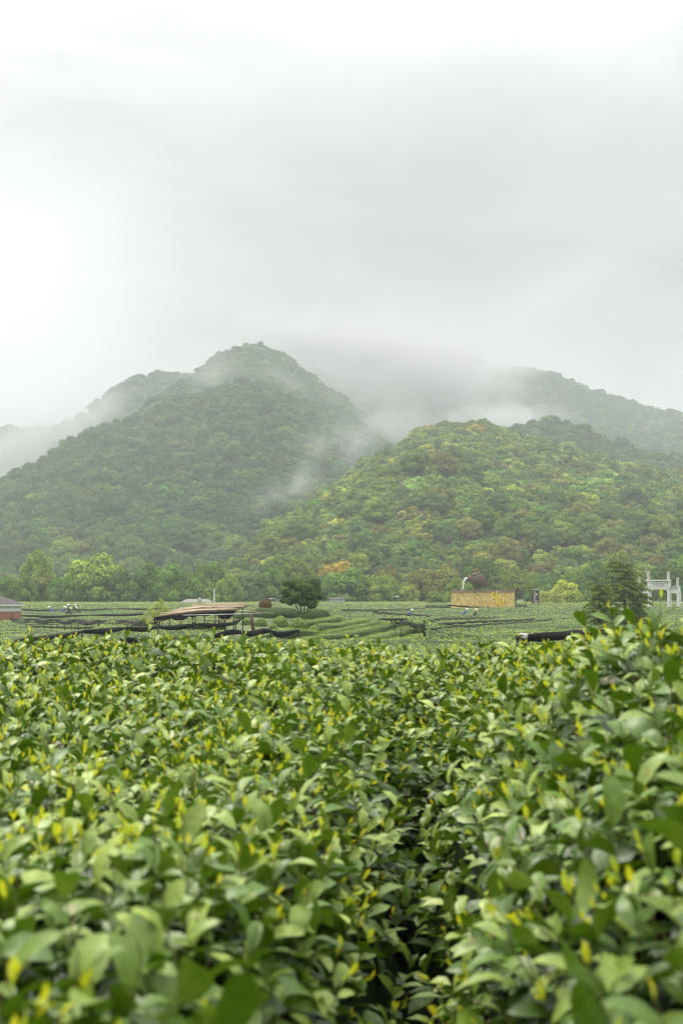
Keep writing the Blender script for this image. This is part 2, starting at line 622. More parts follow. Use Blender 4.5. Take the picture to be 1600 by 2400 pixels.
def crown_mesh(name, seed, nl, lq, leaf, flat=0.8, mt=None, spread=1.0, core=True, lobe=(.26, .42), gap=0.0, conic=0.0):
    """unit-radius crown, base at z=0: lobes covered in leaf clumps"""
    r = np.random.default_rng(seed)
    Vs, Fs, sh, n0 = [], [], [], 0
    k = np.arange(nl) + .5
    ph = np.arccos(1 - 1.55 * k / nl)
    th = math.pi * (1 + 5 ** .5) * k + r.uniform(0, 6)
    rr = r.uniform(.5, .82, nl) * spread
    C = np.stack([np.sin(ph) * np.cos(th) * rr, np.sin(ph) * np.sin(th) * rr, (np.cos(ph) * rr) * flat + flat * .75], -1)
    C += r.normal(0, .06, C.shape)
    if conic:
        C[:, :2] *= (1 - conic * C[:, 2:3] / 1.6)
    LR = r.uniform(*lobe, nl)
    for i in range(nl):
        m = int(lq * (LR[i] / .34) ** 2)
        d = r.normal(size=(m, 3))
        d /= np.linalg.norm(d, axis=1)[:, None]
        d[:, 2] = np.where(d[:, 2] < -.35, -d[:, 2], d[:, 2])
        rad = LR[i] * r.uniform(.78, 1.12, m)
        c = C[i] + d * rad[:, None] * np.array([1, 1, .85])
        nrm = d + r.normal(0, .38, (m, 3))
        nrm /= np.linalg.norm(nrm, axis=1)[:, None]
        a = np.cross(nrm, r.normal(size=(m, 3)))
        a /= np.linalg.norm(a, axis=1)[:, None]
        b = np.cross(nrm, a)
        s = leaf * r.uniform(.55, 1.35, m)[:, None]
        q = np.stack([c - a * s, c - b * s * .62 + nrm * s * .15, c + a * s, c + b * s * .62 + nrm * s * .15], 1)
        Vs.append(q.reshape(-1, 3))
        Fs.append(n0 + np.arange(m * 4).reshape(m, 4))
        n0 += m * 4
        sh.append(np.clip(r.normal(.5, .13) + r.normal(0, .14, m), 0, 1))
    if core:
        for i in range(nl):
            n = 5
            aa = np.linspace(0, math.pi, n + 1)[:, None]
            bb = np.linspace(0, 2 * math.pi, 2 * n, endpoint=False)[None, :]
            s = np.stack([np.sin(aa) * np.cos(bb), np.sin(aa) * np.sin(bb), np.cos(aa) * np.ones_like(bb)], -1)
            s = (s * LR[i] * .80 * np.array([1, 1, .85])).reshape(-1, 3) + C[i] * .98
            Vs.append(s)
            ii = np.arange(n)[:, None] * 2 * n
            kk = np.arange(2 * n)[None, :]
            k2 = (kk + 1) % (2 * n)
            f = np.stack([ii + kk, ii + k2, ii + k2 + 2 * n, ii + kk + 2 * n], -1).reshape(-1, 4) + n0
            Fs.append(f)
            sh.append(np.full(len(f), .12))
            n0 += len(s)
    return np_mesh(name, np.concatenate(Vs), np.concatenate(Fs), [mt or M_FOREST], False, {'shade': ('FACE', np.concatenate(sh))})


FAR_CROWNS = [crown_mesh('hill_crown', 100 + i, 17 + i % 4 * 3, 70, .085, flat=.72 + .1 * (i % 3)) for i in range(8)]
FINE_CROWNS = [crown_mesh('broad_crown', 200 + i, 34 + 6 * (i % 3), 190, .045, flat=.8 + .12 * (i % 3), lobe=(.2, .34)) for i in range(6)]


def trunk_mesh(seed):
    rr = random.Random(seed)
    mb = MB()
    top = Vector((rr.uniform(-.1, .1), rr.uniform(-.1, .1), 1.0))
    mb.tube([(0, 0, -.45), (0, 0, 0), top * .4, top * .8, top * 1.1], [.10, .085, .07, .05, .03], 7)
    for k in range(5):
        a = rr.uniform(0, 6.28)
        h = rr.uniform(.25, .7)
        s = top * h
        e = s + Vector((math.cos(a) * .55, math.sin(a) * .55, .45))
        mb.tube([s, (s + e) / 2 + Vector((0, 0, -.05)), e], [.045, .03, .015], 5)
    me = bpy.data.meshes.new('trunk')
    me.from_pydata([tuple(v) for v in mb.v], [], mb.f)
    me.materials.append(M_BARK)
    me.update()
    return me


TRUNKS = [trunk_mesh(i) for i in range(3)]

TINTS = {
    'dark green': (.034, .066, .022), 'deep blue-green': (.032, .068, .036), 'mid green': (.062, .115, .026),
    'fresh green': (.110, .152, .034), 'olive green': (.105, .125, .026), 'olive brown': (.125, .108, .036),
    'bright yellow-green': (.23, .25, .045), 'yellow': (.30, .27, .045), 'russet': (.12, .078, .036), 'pale lime green': (.21, .33, .09),
    'orange': (.26, .17, .04)}
TN = list(TINTS)
TMEAN = np.array([.082, .114, .029])
for k_, f_ in (('dark green', .75), ('deep blue-green', .7), ('mid green', .85), ('fresh green', .8), ('olive green', .8), ('olive brown', .62), ('bright yellow-green', .66), ('yellow', .7), ('russet', .6), ('pale lime green', .75), ('orange', .75)):
    TINTS[k_] = tuple(TMEAN + (np.array(TINTS[k_]) - TMEAN) * f_ * (.9 if 'lime' not in k_ else 1.1))


def make_tree(loc, rad, hscale, crown_me, tname, label, group=None, name='broadleaf_tree', trunk=True, lift=0.55, rz=None):
    t = empty(name, loc, random.uniform(0, 6.28) if rz is None else rz, label, 'tree', group)
    c = link('crown', crown_me, t)
    c.scale = (rad, rad, rad * hscale)
    c.location = (0, 0, rad * lift)
    tn = TINTS[tname] if isinstance(tname, str) else tname
    j = random.uniform(.88, 1.14)
    c['tint'] = [tn[0] * j, tn[1] * j, tn[2] * j]
    if trunk:
        k = link('trunk', random.choice(TRUNKS), t)
        k.scale = (rad * .9, rad * .9, rad * (lift + .5 * hscale))
    return t


# choose species tint for every hillside tree by patches
def pick_tints(T):
    n1 = vnoise(T[:, 0], T[:, 1], 71, 3, .012)
    n2 = vnoise(T[:, 0], T[:, 1], 72, 2, .03)
    r = rng.random(len(T))
    out = np.zeros(len(T), int)
    for i in range(len(T)):
        h = int(T[i, 4])
        if h in (0,):
            w = np.array([.18, .10, .32, .20, .12, .045, .035, .008, .012, .006, .004])
            w[5] *= 1 + 2.5 * max(n1[i], 0)
            w[8] *= 1 + 2 * max(n1[i], 0)
            w[3] *= 1 + 1.4 * max(-n1[i], 0)
            w[6] *= 1 + 2.4 * max(n2[i], 0)
            w[7] *= 1 + 2.4 * max(n2[i], 0)
        else:
            w = np.array([.26, .26, .25, .10, .07, .04, .012, .0, .008, .0, 0])
        w = np.cumsum(w / w.sum())
        out[i] = int(np.searchsorted(w, r[i]))
    return np.minimum(out, len(TN) - 1)


tint_i = pick_tints(T)
# screen size, which ones stand out
pyt = 1400 - (T[:, 2] + 5 - CZ) / T[:, 1] * FPX
inframe = (T[:, 5] > -20) & (T[:, 5] < 1620)
# bright trees the photo shows on the right hill
for (bx, by, nm, sc) in ((985, 1105, 'pale lime green', 1.1), (1012, 1122, 'pale lime green', .9), (972, 1128, 'pale lime green', .9), (885, 1150, 'pale lime green', 1.0), (1215, 1290, 'orange', 1.1), (1180, 1300, 'olive brown', 1.2), (1440, 1130, 'bright yellow-green', 1.2), (1480, 1150, 'bright yellow-green', 1.1), (1150, 1018, 'fresh green', 1.0), (1300, 1210, 'pale lime green', .9), (1390, 1265, 'bright yellow-green', 1.1), (1372, 1275, 'bright yellow-green', .9), (1290, 1165, 'pale lime green', .8), (1080, 1300, 'pale lime green', .9),
                         (1325, 1120, 'bright yellow-green', 1.0), (1400, 1100, 'bright yellow-green', 1.0), (1370, 1098, 'fresh green', 1.0), (1230, 1250, 'olive brown', 1.3), (1090, 1240, 'olive brown', 1.2), (1040, 1180, 'olive brown', 1.1), (940, 1175, 'olive brown', 1.0),
                         (1300, 1270, 'orange', .9), (1230, 1300, 'orange', .9), (1010, 1215, 'bright yellow-green', .8)):
    m0 = T[:, 4] == 0
    d = (T[:, 5] - bx) ** 2 + (pyt - by) ** 2 + (~m0) * 1e9
    k = int(np.argmin(d))
    tint_i[k] = TN.index(nm)
    T[k, 3] *= sc

size = T[:, 3] / T[:, 1]
lineshade = (T[:, 4] == 0) | (T[:, 4] == 2)
cand = np.where(inframe & lineshade & (pyt > 900))[0]
order = cand[np.argsort(-size[cand])]
N_IND = 238
ind = set(order[:N_IND].tolist())
ZONE = lambda px: 'below the misty mountain' if px < 590 else ('at the left foot of the wooded hill' if px < 900 else ('on the lower slope behind the teapot wall' if px < 1250 else 'on the lower slope at the right'))
for i in sorted(ind):
    x, y, z, rad, h, px, dc = T[i]
    nm = TN[tint_i[i]]
    lab = f'{nm} rounded tree in the forest {ZONE(px)}'
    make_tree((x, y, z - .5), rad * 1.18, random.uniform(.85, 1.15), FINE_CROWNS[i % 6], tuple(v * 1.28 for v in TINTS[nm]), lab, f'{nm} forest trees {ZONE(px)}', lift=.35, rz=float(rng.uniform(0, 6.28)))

# the rest of the woods: one mass of instanced crowns
src = bpy.data.collections.new('crown_sources')
for i, me in enumerate(FAR_CROWNS):
    src.objects.link(bpy.data.objects.new('crown_source_%s' % 'abcdefgh'[i], me))
rest = np.array([i for i in range(len(T)) if i not in ind])
TR = T[rest]
fm = bpy.data.meshes.new('forest')
fm.vertices.add(len(TR))
co = TR[:, :3].copy()
co[:, 2] -= 0.3 + 0.3 * TR[:, 3]
fm.vertices.foreach_set('co', co.astype(np.float32).ravel())
a = fm.attributes.new('tint', 'FLOAT_COLOR', 'POINT')
cc = np.ones((len(TR), 4), np.float32)
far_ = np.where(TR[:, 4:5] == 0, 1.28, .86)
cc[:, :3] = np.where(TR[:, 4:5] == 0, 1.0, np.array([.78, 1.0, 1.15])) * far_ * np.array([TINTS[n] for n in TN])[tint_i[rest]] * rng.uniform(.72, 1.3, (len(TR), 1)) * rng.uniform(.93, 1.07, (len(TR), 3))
a.data.foreach_set('color', cc.ravel())
a = fm.attributes.new('sc', 'FLOAT_VECTOR', 'POINT')
sc3 = np.stack([TR[:, 3] * 1.2, TR[:, 3] * 1.2, TR[:, 3] * rng.uniform(.95, 1.35, len(TR))], -1)
a.data.foreach_set('vector', sc3.astype(np.float32).ravel())
a = fm.attributes.new('rot', 'FLOAT_VECTOR', 'POINT')
rt = np.zeros((len(TR), 3), np.float32)
rt[:, 2] = rng.uniform(0, 6.28, len(TR))
a.data.foreach_set('vector', rt.ravel())
a = fm.attributes.new('vi', 'INT', 'POINT')
a.data.foreach_set('value', rng.integers(0, 8, len(TR)).astype(np.int32))
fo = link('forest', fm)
tag(fo, kind='stuff')
gt = bpy.data.node_groups.new('scatter_crowns', 'GeometryNodeTree')
gt.interface.new_socket('Geometry', in_out='INPUT', socket_type='NodeSocketGeometry')
gt.interface.new_socket('Geometry', in_out='OUTPUT', socket_type='NodeSocketGeometry')
gi, go = gt.nodes.new('NodeGroupInput'), gt.nodes.new('NodeGroupOutput')
m2p = gt.nodes.new('GeometryNodeMeshToPoints')
iop = gt.nodes.new('GeometryNodeInstanceOnPoints')
ci = gt.nodes.new('GeometryNodeCollectionInfo')
ci.inputs['Collection'].default_value = src
ci.inputs['Separate Children'].default_value = True
ci.inputs['Reset Children'].default_value = True


def nattr(nm, ty):
    n = gt.nodes.new('GeometryNodeInputNamedAttribute')
    n.data_type = ty
    n.inputs['Name'].default_value = nm
    return n.outputs['Attribute']


gt.links.new(gi.outputs[0], m2p.inputs['Mesh'])
gt.links.new(m2p.outputs[0], iop.inputs['Points'])
gt.links.new(ci.outputs[0], iop.inputs['Instance'])
iop.inputs['Pick Instance'].default_value = True
gt.links.new(nattr('vi', 'INT'), iop.inputs['Instance Index'])
gt.links.new(nattr('rot', 'FLOAT_VECTOR'), iop.inputs['Rotation'])
gt.links.new(nattr('sc', 'FLOAT_VECTOR'), iop.inputs['Scale'])
gt.links.new(iop.outputs[0], go.inputs[0])
md = fo.modifiers.new('scatter', 'NODES')
md.node_group = gt

# ------------------------------------------------------------------ tree line at the field edge
TL = [  # px, top py, width px, tint, depth, name, label
    (15, 1340, 95, 'mid green', 300, 'green tree at the far left edge behind the brick pump house'),
    (62, 1352, 60, 'mid green', 297, 'small green tree between the pump house and the brown tree'),
    (88, 1300, 75, 'fresh green', 318, 'pale green topped tree rising behind the brown tree'),
    (105, 1322, 92, 'olive brown', 303, 'brown tree, the only brown one near the pump house'),
    (155, 1345, 80, 'mid green', 297, 'low green tree right of the brown tree'),
    (222, 1312, 140, 'fresh green', 303, 'widest fresh green domed tree of the left tree line'),
    (300, 1316, 100, 'dark green', 300, 'dark green domed tree right of the widest fresh green tree'),
    (355, 1322, 95, 'mid green', 303, 'green tree behind the pale sapling'),
    (410, 1330, 90, 'mid green', 300, 'green tree above the left half of the grey hipped house roof'),
    (452, 1318, 92, 'fresh green', 305, 'lighter green tree directly above the grey house roof'),
    (500, 1308, 88, 'mid green', 310, 'tall green tree behind the white pole'),
    (536, 1352, 60, 'fresh green', 290, 'small fresh green tree right beside the white pole'),
    (578, 1326, 110, 'deep blue-green', 296, 'dull dark green tree behind the red-brown topiary ball'),
    (640, 1335, 90, 'mid green', 300, 'mid green tree just left of the small round tree'),
    (690, 1320, 95, 'olive green', 310, 'olive tree rising behind the small round tree'),
    (752, 1330, 85, 'mid green', 300, 'green tree right behind the small round tree crown'),
    (800, 1308, 105, 'orange', 308, 'orange-yellow topped autumn tree right of the small round tree'),
    (812, 1342, 120, 'mid green', 296, 'green tree in front of the orange-topped autumn tree'),
    (862, 1335, 80, 'olive green', 304, 'olive tree between the orange tree and the lamp'),
    (908, 1328, 60, 'russet', 310, 'rust-red topped tree above the lone street lamp'),
    (900, 1355, 90, 'fresh green', 295, 'light green tree behind the lone street lamp'),
    (950, 1352, 62, 'bright yellow-green', 297, 'yellow-green tree just right of the lone street lamp'),
    (988, 1326, 80, 'olive brown', 305, 'olive brown tree left of the teapot wall'),
    (1045, 1335, 80, 'olive brown', 306, 'brownish tree behind the pouring water'),
    (1022, 1378, 56, 'fresh green', 262, 'low yellow-green bushy tree touching the left end of the teapot wall'),
    (1075, 1358, 70, 'fresh green', 280, 'light green tree behind the left half of the teapot wall'),
    (1130, 1318, 90, 'dark green', 306, 'dark green tree directly behind the bronze teapot'),
    (1160, 1300, 80, 'fresh green', 310, 'fresh green tree above the teapot handle'),
    (1290, 1380, 66, 'bright yellow-green', 262, 'low yellow-green tree immediately right of the black sign'),
    (1325, 1366, 66, 'bright yellow-green', 268, 'second yellow-green tree, farther from the black sign'),
    (1340, 1330, 90, 'mid green', 300, 'green tree between the yellow trees and the conifers'),
    (1400, 1318, 90, 'mid green', 304, 'green tree behind the smaller conifer'),
    (1450, 1305, 90, 'olive green', 306, 'olive tree behind the taller conifer'),
    (1512, 1320, 85, 'olive green', 303, 'olive green tree behind the left side of the stone gate'),
    (1555, 1315, 95, 'dark green', 300, 'dark green tree filling the opening of the stone gate'),
    (1600, 1310, 90, 'mid green', 304, 'green tree at the right edge beyond the stone gate'),
    (1265, 1330, 84, 'mid green', 304, 'green tree above the black sign'),
]
for i, (px, py, w, tn, d, lab) in enumerate(TL):
    top = P(px, py, d)
    gz = float(ground(top.x, d))
    hgt = top.z - gz
    rad = w / 2 / FPX * d * 1.02
    # crown reaches about 1.62 * hscale * rad above its base (lift*rad)
    lift = -.42
    rad *= 1.12
    hs = max(.7, (hgt - lift * rad) / (1.62 * rad))
    make_tree((top.x, d, gz), rad, hs, FINE_CROWNS[i % 6], tuple(v * 1.4 for v in TINTS[tn]), lab, lift=lift, name='broadleaf_tree')

# airy yellow-green tree beside the wall, dark forked trunk showing
t = empty('broadleaf_tree', (P(1206, 1420, 240).x, 240, float(ground(29, 240))), 0, 'airy yellow-green tree with dark forked trunk beside the teapot wall', 'tree')
M_AIRY = leaf_mat('airy_leaves', (.10, .14, .03), (.19, .25, .045), (.34, .38, .06), rough=.6, spec=.25, trans=.25)
q = MB()
q.tube([(0, 0, -.3), (.1, 0, 1.6), (-.1, 0, 3.2)], [.26, .2, .14], 8)
for k in range(9):
    a = k * 2.4
    q.tube([(0, 0, 1.6 + .15 * k), (math.cos(a) * .9, math.sin(a) * .9, 3.2 + .1 * k), (math.cos(a) * 2.3, math.sin(a) * 2.3, 4.3 + .2 * k)], [.12, .07, .02], 6)
q.build('trunk', M_BARK, t, True)
c = link('crown', crown_mesh('airy_crown', 301, 40, 110, .05, flat=.7, mt=M_AIRY, spread=1.15, core=False, lobe=(.12, .24)), t)
c.scale = (3.7, 3.7, 3.7)
c.location = (0, 0, 2.2)

# ------------------------------------------------------------------ small round tree on the knoll
M_OSM = leaf_mat('dark_glossy_leaves', (.020, .045, .010), (.070, .125, .024), (.20, .29, .05), rough=.7, spec=.12, trans=.1)
p = P(708, 1452, 104)
t = empty('round_tree', (p.x, 104, float(ground(p.x, 104)) - .05), 0, 'small dark round-crowned tree with several bare stems on the knoll', 'tree')
cen = P(706, 1425, 104) - t.location
cr = link('crown', crown_mesh('round_crown', 77, 50, 260, .034, flat=.86, mt=M_OSM, lobe=(.17, .3), spread=1.02), t)
cr.scale = (1.85, 1.8, 1.62)
cr.location = (-.1, 0, cen.z - .18)
q = MB()
for k, (dx, dy, tx) in enumerate(((0, 0, -.75), (.05, .1, -.35), (.12, -.05, .1), (.2, .05, .5), (.25, .1, .9))):
    q.tube([(dx * .6, dy, -.2), (dx + tx * .25, dy, .6), (dx + tx * .7, dy * 3, 1.25), (dx + tx, dy * 4, 2.1)], [.075, .06, .045, .02], 6)
q.build('stem', M_BARK, t, True)


# ------------------------------------------------------------------ clipped hedges and domes
def leafy_surface(Pn, Nn, size, r, fold=.2):
    """leaf quads at points Pn facing about Nn"""
    m = len(Pn)
    nrm = Nn + r.normal(0, .34, (m, 3))
    nrm /= np.linalg.norm(nrm, axis=1)[:, None]
    a = np.cross(nrm, r.normal(size=(m, 3)))
    a /= np.linalg.norm(a, axis=1)[:, None]
    b = np.cross(nrm, a)
    s = size * r.uniform(.6, 1.3, m)[:, None]
    q = np.stack([Pn - a * s, Pn - b * s * .5 + nrm * s * fold, Pn + a * s, Pn + b * s * .5 + nrm * s * fold], 1)
    return q.reshape(-1, 3), np.arange(m * 4).reshape(m, 4)


def hedge_row(name, path, width, height, dens, leaf, seed, mleaf=None, label=None, group=None, taper=True, cat='tea hedge'):
    """path (n,2) xy; follows the ground; body + leaves in one mesh"""
    r = np.random.default_rng(seed)
    path = np.asarray(path, float)
    seg = np.linalg.norm(np.diff(path, axis=0), axis=1)
    Ls = np.concatenate([[0], np.cumsum(seg)])
    Lt = Ls[-1]
    ns = max(4, int(Lt / (.9 if dens > 20 else 1.8)))
    s = np.linspace(0, Lt, ns)
    cx, cyy = np.interp(s, Ls, path[:, 0]), np.interp(s, Ls, path[:, 1])
    tx, ty = np.gradient(cx), np.gradient(cyy)
    ln = np.hypot(tx, ty)
    nx, ny = -ty / ln, tx / ln
    ang = np.linspace(-.12 * math.pi, 1.12 * math.pi, 9)

    def surf(si, an):
        x0, y0 = np.interp(si, s, cx), np.interp(si, s, cyy)
        ax, ay = np.interp(si, s, nx), np.interp(si, s, ny)
        end = np.clip(np.minimum(si, Lt - si) / (.9 * width), 0, 1) if taper else np.ones_like(si)
        e = np.sqrt(1 - (1 - end) ** 2) * .96 + .04
        nz = 1 + .10 * vnoise(si, an * 2, seed, 3, 1.1)
        w = width / 2 * e * nz
        cs, sn = np.cos(an), np.sin(an)
        # rounded-box section
        kx = np.sign(cs) * np.abs(cs) ** .75
        kz = np.sign(sn) * np.abs(sn) ** .62
        h0 = ground(x0, y0)
        zz = h0 + height * (.42 + .58 * kz) * nz * (.35 + .65 * e)
        zz = np.where(an < 0, h0 - .1, zz)
        zz = np.where(an > math.pi, h0 - .1, zz)
        return np.stack([x0 + ax * kx * w, y0 + ay * kx * w, zz], -1), np.stack([ax * cs, ay * cs, sn], -1)
    SI, AN = np.meshgrid(s, ang, indexing='ij')
    body, _ = surf(SI, AN)
    bv = body.reshape(-1, 3)
    # shrink body slightly
    cxx = np.stack([np.repeat(cx, len(ang)), np.repeat(cyy, len(ang))], -1)
    bv[:, :2] = cxx + (bv[:, :2] - cxx) * .93
    bv[:, 2] -= .03
    bf = gridF(ns, len(ang))
    m = int(Lt * dens)
    si = r.uniform(0, Lt, m)
    an = r.uniform(.02, math.pi - .02, m)
    pp, nn = surf(si, an)
    pp = pp + r.normal(0, .025, pp.shape)
    lv, lf = leafy_surface(pp, nn, leaf, r)
    sh = np.clip(.02 + .62 * np.sin(an) ** 1.5 + .15 * vnoise(si, an, seed + 5, 2, .4) + r.normal(0, .17, m), 0, 1)  # older side leaves darker, with the rows' side shading put into colour too
    V = np.concatenate([bv, lv])
    F = np.concatenate([bf, lf + len(bv)])
    fm_ = np.concatenate([np.zeros(len(bf), int), np.ones(len(lf), int)])
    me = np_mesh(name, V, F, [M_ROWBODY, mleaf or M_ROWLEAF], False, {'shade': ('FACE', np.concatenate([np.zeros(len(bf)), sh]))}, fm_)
    o = link(name, me)
    return tag(o, label, cat, group)


ROWLAB = ['rear', 'upper', 'third', 'long middle', 'long front', 'lowest', 'short left', 'far left']
ROWTXT = ['topmost short clipped tea row behind the terraced rows on the knoll', 'second clipped tea row from the top of the knoll',
          'third clipped tea row from the top of the knoll, ending rounded at right', 'longest clipped tea row sweeping across the knoll front',
          'clipped tea row in front of the longest one, rising to the right', 'nearest clipped tea row at the lower right of the knoll',
          'short level tea row in front of the domed bushes', 'short tea row left of the domed bushes beside the shelter']
for i, (x0, y0, x1, y1, d0, d1) in enumerate(ROW_PX):
    a_, b_ = P(x0, y0, d0), P(x1, y1, d1)
    tt = np.linspace(0, 1, 9)
    bow = .5 * np.sin(tt * math.pi)
    path = np.stack([a_.x + (b_.x - a_.x) * tt, a_.y + (b_.y - a_.y) * tt - bow], -1)
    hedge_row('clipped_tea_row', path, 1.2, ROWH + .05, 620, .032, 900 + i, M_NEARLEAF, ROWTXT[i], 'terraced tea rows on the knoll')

# domed bushes
DLAB = ['small domed tea bush left of the knoll stump row', 'larger domed tea bush left of the round tree', 'largest pale domed tea bush in front of the round tree', 'low yellow-tinged domed bush right of the largest dome',
        'leftmost small domed bush beside the brown leaning post', 'low domed bush in front, left of the largest dome', 'lowest small domed bush beneath the largest dome']
for i, (px, py, r_, d) in enumerate(DOMES):
    p = P(px, py, d)
    rad = r_ / FPX * d * 1.05
    rr = np.random.default_rng(500 + i)
    m = int(1500 * (rad / .5) ** 2)
    dd = rr.normal(size=(m, 3))
    dd[:, 2] = np.abs(dd[:, 2])
    dd /= np.linalg.norm(dd, axis=1)[:, None]
    nz = 1 + .07 * vnoise(dd[:, 0] * 3 + i * 9, dd[:, 1] * 3, 5, 2)
    g0 = float(ground(p.x, d)) - .1
    c0 = np.array([0, 0, 0])
    scl = np.array([rad, rad, rad * 1.25 + .1])
    lv, lf = leafy_surface(c0 + dd * scl * nz[:, None], dd, .036, rr)
    aa = np.linspace(0, math.pi / 2, 7)[:, None]
    bb = np.linspace(0, 2 * math.pi, 17)[None, :]
    sp_ = np.stack([np.sin(aa) * np.cos(bb), np.sin(aa) * np.sin(bb), np.cos(aa) * np.ones_like(bb)], -1).reshape(-1, 3) * scl * .95
    bf = gridF(7, 17)
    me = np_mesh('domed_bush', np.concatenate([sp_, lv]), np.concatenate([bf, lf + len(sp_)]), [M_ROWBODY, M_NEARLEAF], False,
                 {'shade': ('FACE', np.concatenate([np.zeros(len(bf)), np.clip(.12 + .55 * dd[:, 2] + rr.normal(0, .18, m), 0, 1)]))}, [0] * len(bf) + [1] * m)  # paler tops, older darker sides; dome shading partly painted into leaf colour
    o = link('domed_bush', me)
    o.location = (p.x, d, g0)
    tag(o, DLAB[i], 'bush', 'domed tea bushes on the knoll')


def leafy_ball(name, px, top, bot, w, d, mleaf, label, cat, leaf=.04, n=2600, flat=False, pointed=0.0, seed=1):
    a_, b_ = P(px, top, d), P(px, bot, d)
    h = a_.z - b_.z
    rx = w / 2 / FPX * d
    rr = np.random.default_rng(seed)
    dd = rr.normal(size=(n, 3))
    dd /= np.linalg.norm(dd, axis=1)[:, None]
    nz = 1 + .09 * vnoise(dd[:, 0] * 3 + seed, dd[:, 2] * 3, 5, 2)

    def shp(q):
        k = 1 - pointed * np.clip(q[:, 2:3], 0, 1) ** 2
        return q * np.array([rx, rx, h / 2]) * np.concatenate([k, k, np.ones_like(k)], 1) + np.array([0, 0, h / 2])
    lv, lf = leafy_surface(shp(dd * nz[:, None]), dd, leaf, rr)
    aa = np.linspace(0, math.pi, 11)[:, None]
    bb = np.linspace(0, 2 * math.pi, 17)[None, :]
    sp_ = shp(np.stack([np.sin(aa) * np.cos(bb), np.sin(aa) * np.sin(bb), np.cos(aa) * np.ones_like(bb)], -1).reshape(-1, 3) * .95)
    bf = gridF(11, 17)
    me = np_mesh(name, np.concatenate([sp_, lv]), np.concatenate([bf, lf + len(sp_)]), [M_ROWBODY, mleaf], False,
                 {'shade': ('FACE', np.concatenate([np.zeros(len(bf)), np.clip(.5 + rr.normal(0, .2, n), 0, 1)]))}, [0] * len(bf) + [1] * n)
    o = link(name, me)
    o.location = b_
    return tag(o, label, cat)


M_RED = leaf_mat('russet_leaves', (.10, .055, .02), (.17, .095, .03), (.25, .15, .05), rough=.6, spec=.2, trans=.1)
M_DARKB = leaf_mat('dark_shrub_leaves', (.03, .06, .016), (.075, .13, .03), (.18, .26, .05), rough=.7, spec=.12, trans=.1)
leafy_ball('topiary_bush', 622, 1404, 1434, 32, 118, M_RED, 'red-brown egg-shaped topiary bush behind the knoll', 'bush', pointed=.3, seed=3)
leafy_ball('shrub', 745, 1428, 1470, 62, 101, M_DARKB, 'big dark shrub at the right foot of the small round tree', 'bush', seed=4, n=5000)
leafy_ball('shrub', 716, 1434, 1466, 50, 103, M_DARKB, 'dark shrub directly under the small round tree', 'bush', seed=8, n=3600)
leafy_ball('shrub', 655, 1424, 1462, 95, 108, M_DARKB, 'long dark shrub behind the domed bushes, left of the round tree', 'bush', seed=5, n=7000)
leafy_ball('shrub', 575, 1436, 1462, 50, 112, M_DARKB, 'dark shrub behind the brown leaning post', 'bush', seed=6, n=3000)

# ------------------------------------------------------------------ valley tea rows
k = 0
d = 12.6
while d < 61:
    xs = np.linspace(-.3 * d - 2, .3 * d + 2, 16)
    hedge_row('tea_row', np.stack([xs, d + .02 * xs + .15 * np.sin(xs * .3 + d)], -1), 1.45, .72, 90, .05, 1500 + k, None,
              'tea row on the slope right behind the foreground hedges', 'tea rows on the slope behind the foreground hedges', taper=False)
    d += 1.9
    k += 1
d = 62.0
BANDS = ['near valley field', 'middle valley field', 'far valley field']
while d < 292:
    step = 1.75 if d < 130 else (2.3 if d < 190 else 3.2)
    half = .27 * d
    xs = np.linspace(-half, half, 24)
    slant = .05 * math.sin(d * .021 + 1) + .02
    yb = d + slant * xs + .6 * np.sin(xs * .07 + d)
    # leave out the stretches covered by the knoll and by the wall
    segs = []
    kx = (xs / d * FPX + 800)
    if 66 < d < 112:
        segs = [kx < 575 - (d - 66) * .2, kx > (985 if d < 84 else 885)]
    elif d > 205:
        segs = [kx < 1030, kx > 1215] if 205 < d < 236 else [kx < 1700]
    else:
        segs = [kx < 9999]
    band = 0 if d < 110 else (1 if d < 190 else 2)
    for sg in segs:
        if sg.sum() < 4:
            continue
        path = np.stack([xs[sg], yb[sg]], -1)
        side = '' if len(segs) == 1 else (', left of the knoll' if kx[sg].mean() < 700 else ', right of the knoll') if d < 150 else (', left of the teapot wall' if kx[sg].mean() < 1050 else ', right of the teapot wall')
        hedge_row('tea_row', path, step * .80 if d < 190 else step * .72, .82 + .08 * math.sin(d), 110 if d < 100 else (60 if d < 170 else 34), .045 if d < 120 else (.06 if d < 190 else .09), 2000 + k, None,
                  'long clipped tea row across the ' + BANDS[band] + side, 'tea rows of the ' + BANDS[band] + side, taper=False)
        k += 1
    d += step

# ------------------------------------------------------------------ shade nets on posts
M_NET = mat('black_shade_net', (.012, .012, .013), .85, spec=.12, var=.5, vscale=7, bump=.6, bscale=22)
M_NETG = mat('weathered_shade_net', (.028, .032, .030), .85, spec=.12, var=.4, vscale=5, bump=.6, bscale=18)
M_POST = mat('dark_post', (.035, .03, .025), .85, var=.3, vscale=8)
M_WPOST = mat('concrete_post', (.5, .52, .47), .8, var=.15, vscale=5)
M_BAMB = mat('bamboo_pole', (.36, .27, .16), .6, var=.3, vscale=4)
M_PIPE = mat('galvanised_pipe', (.42, .44, .42), .45, metal=.4, var=.15)


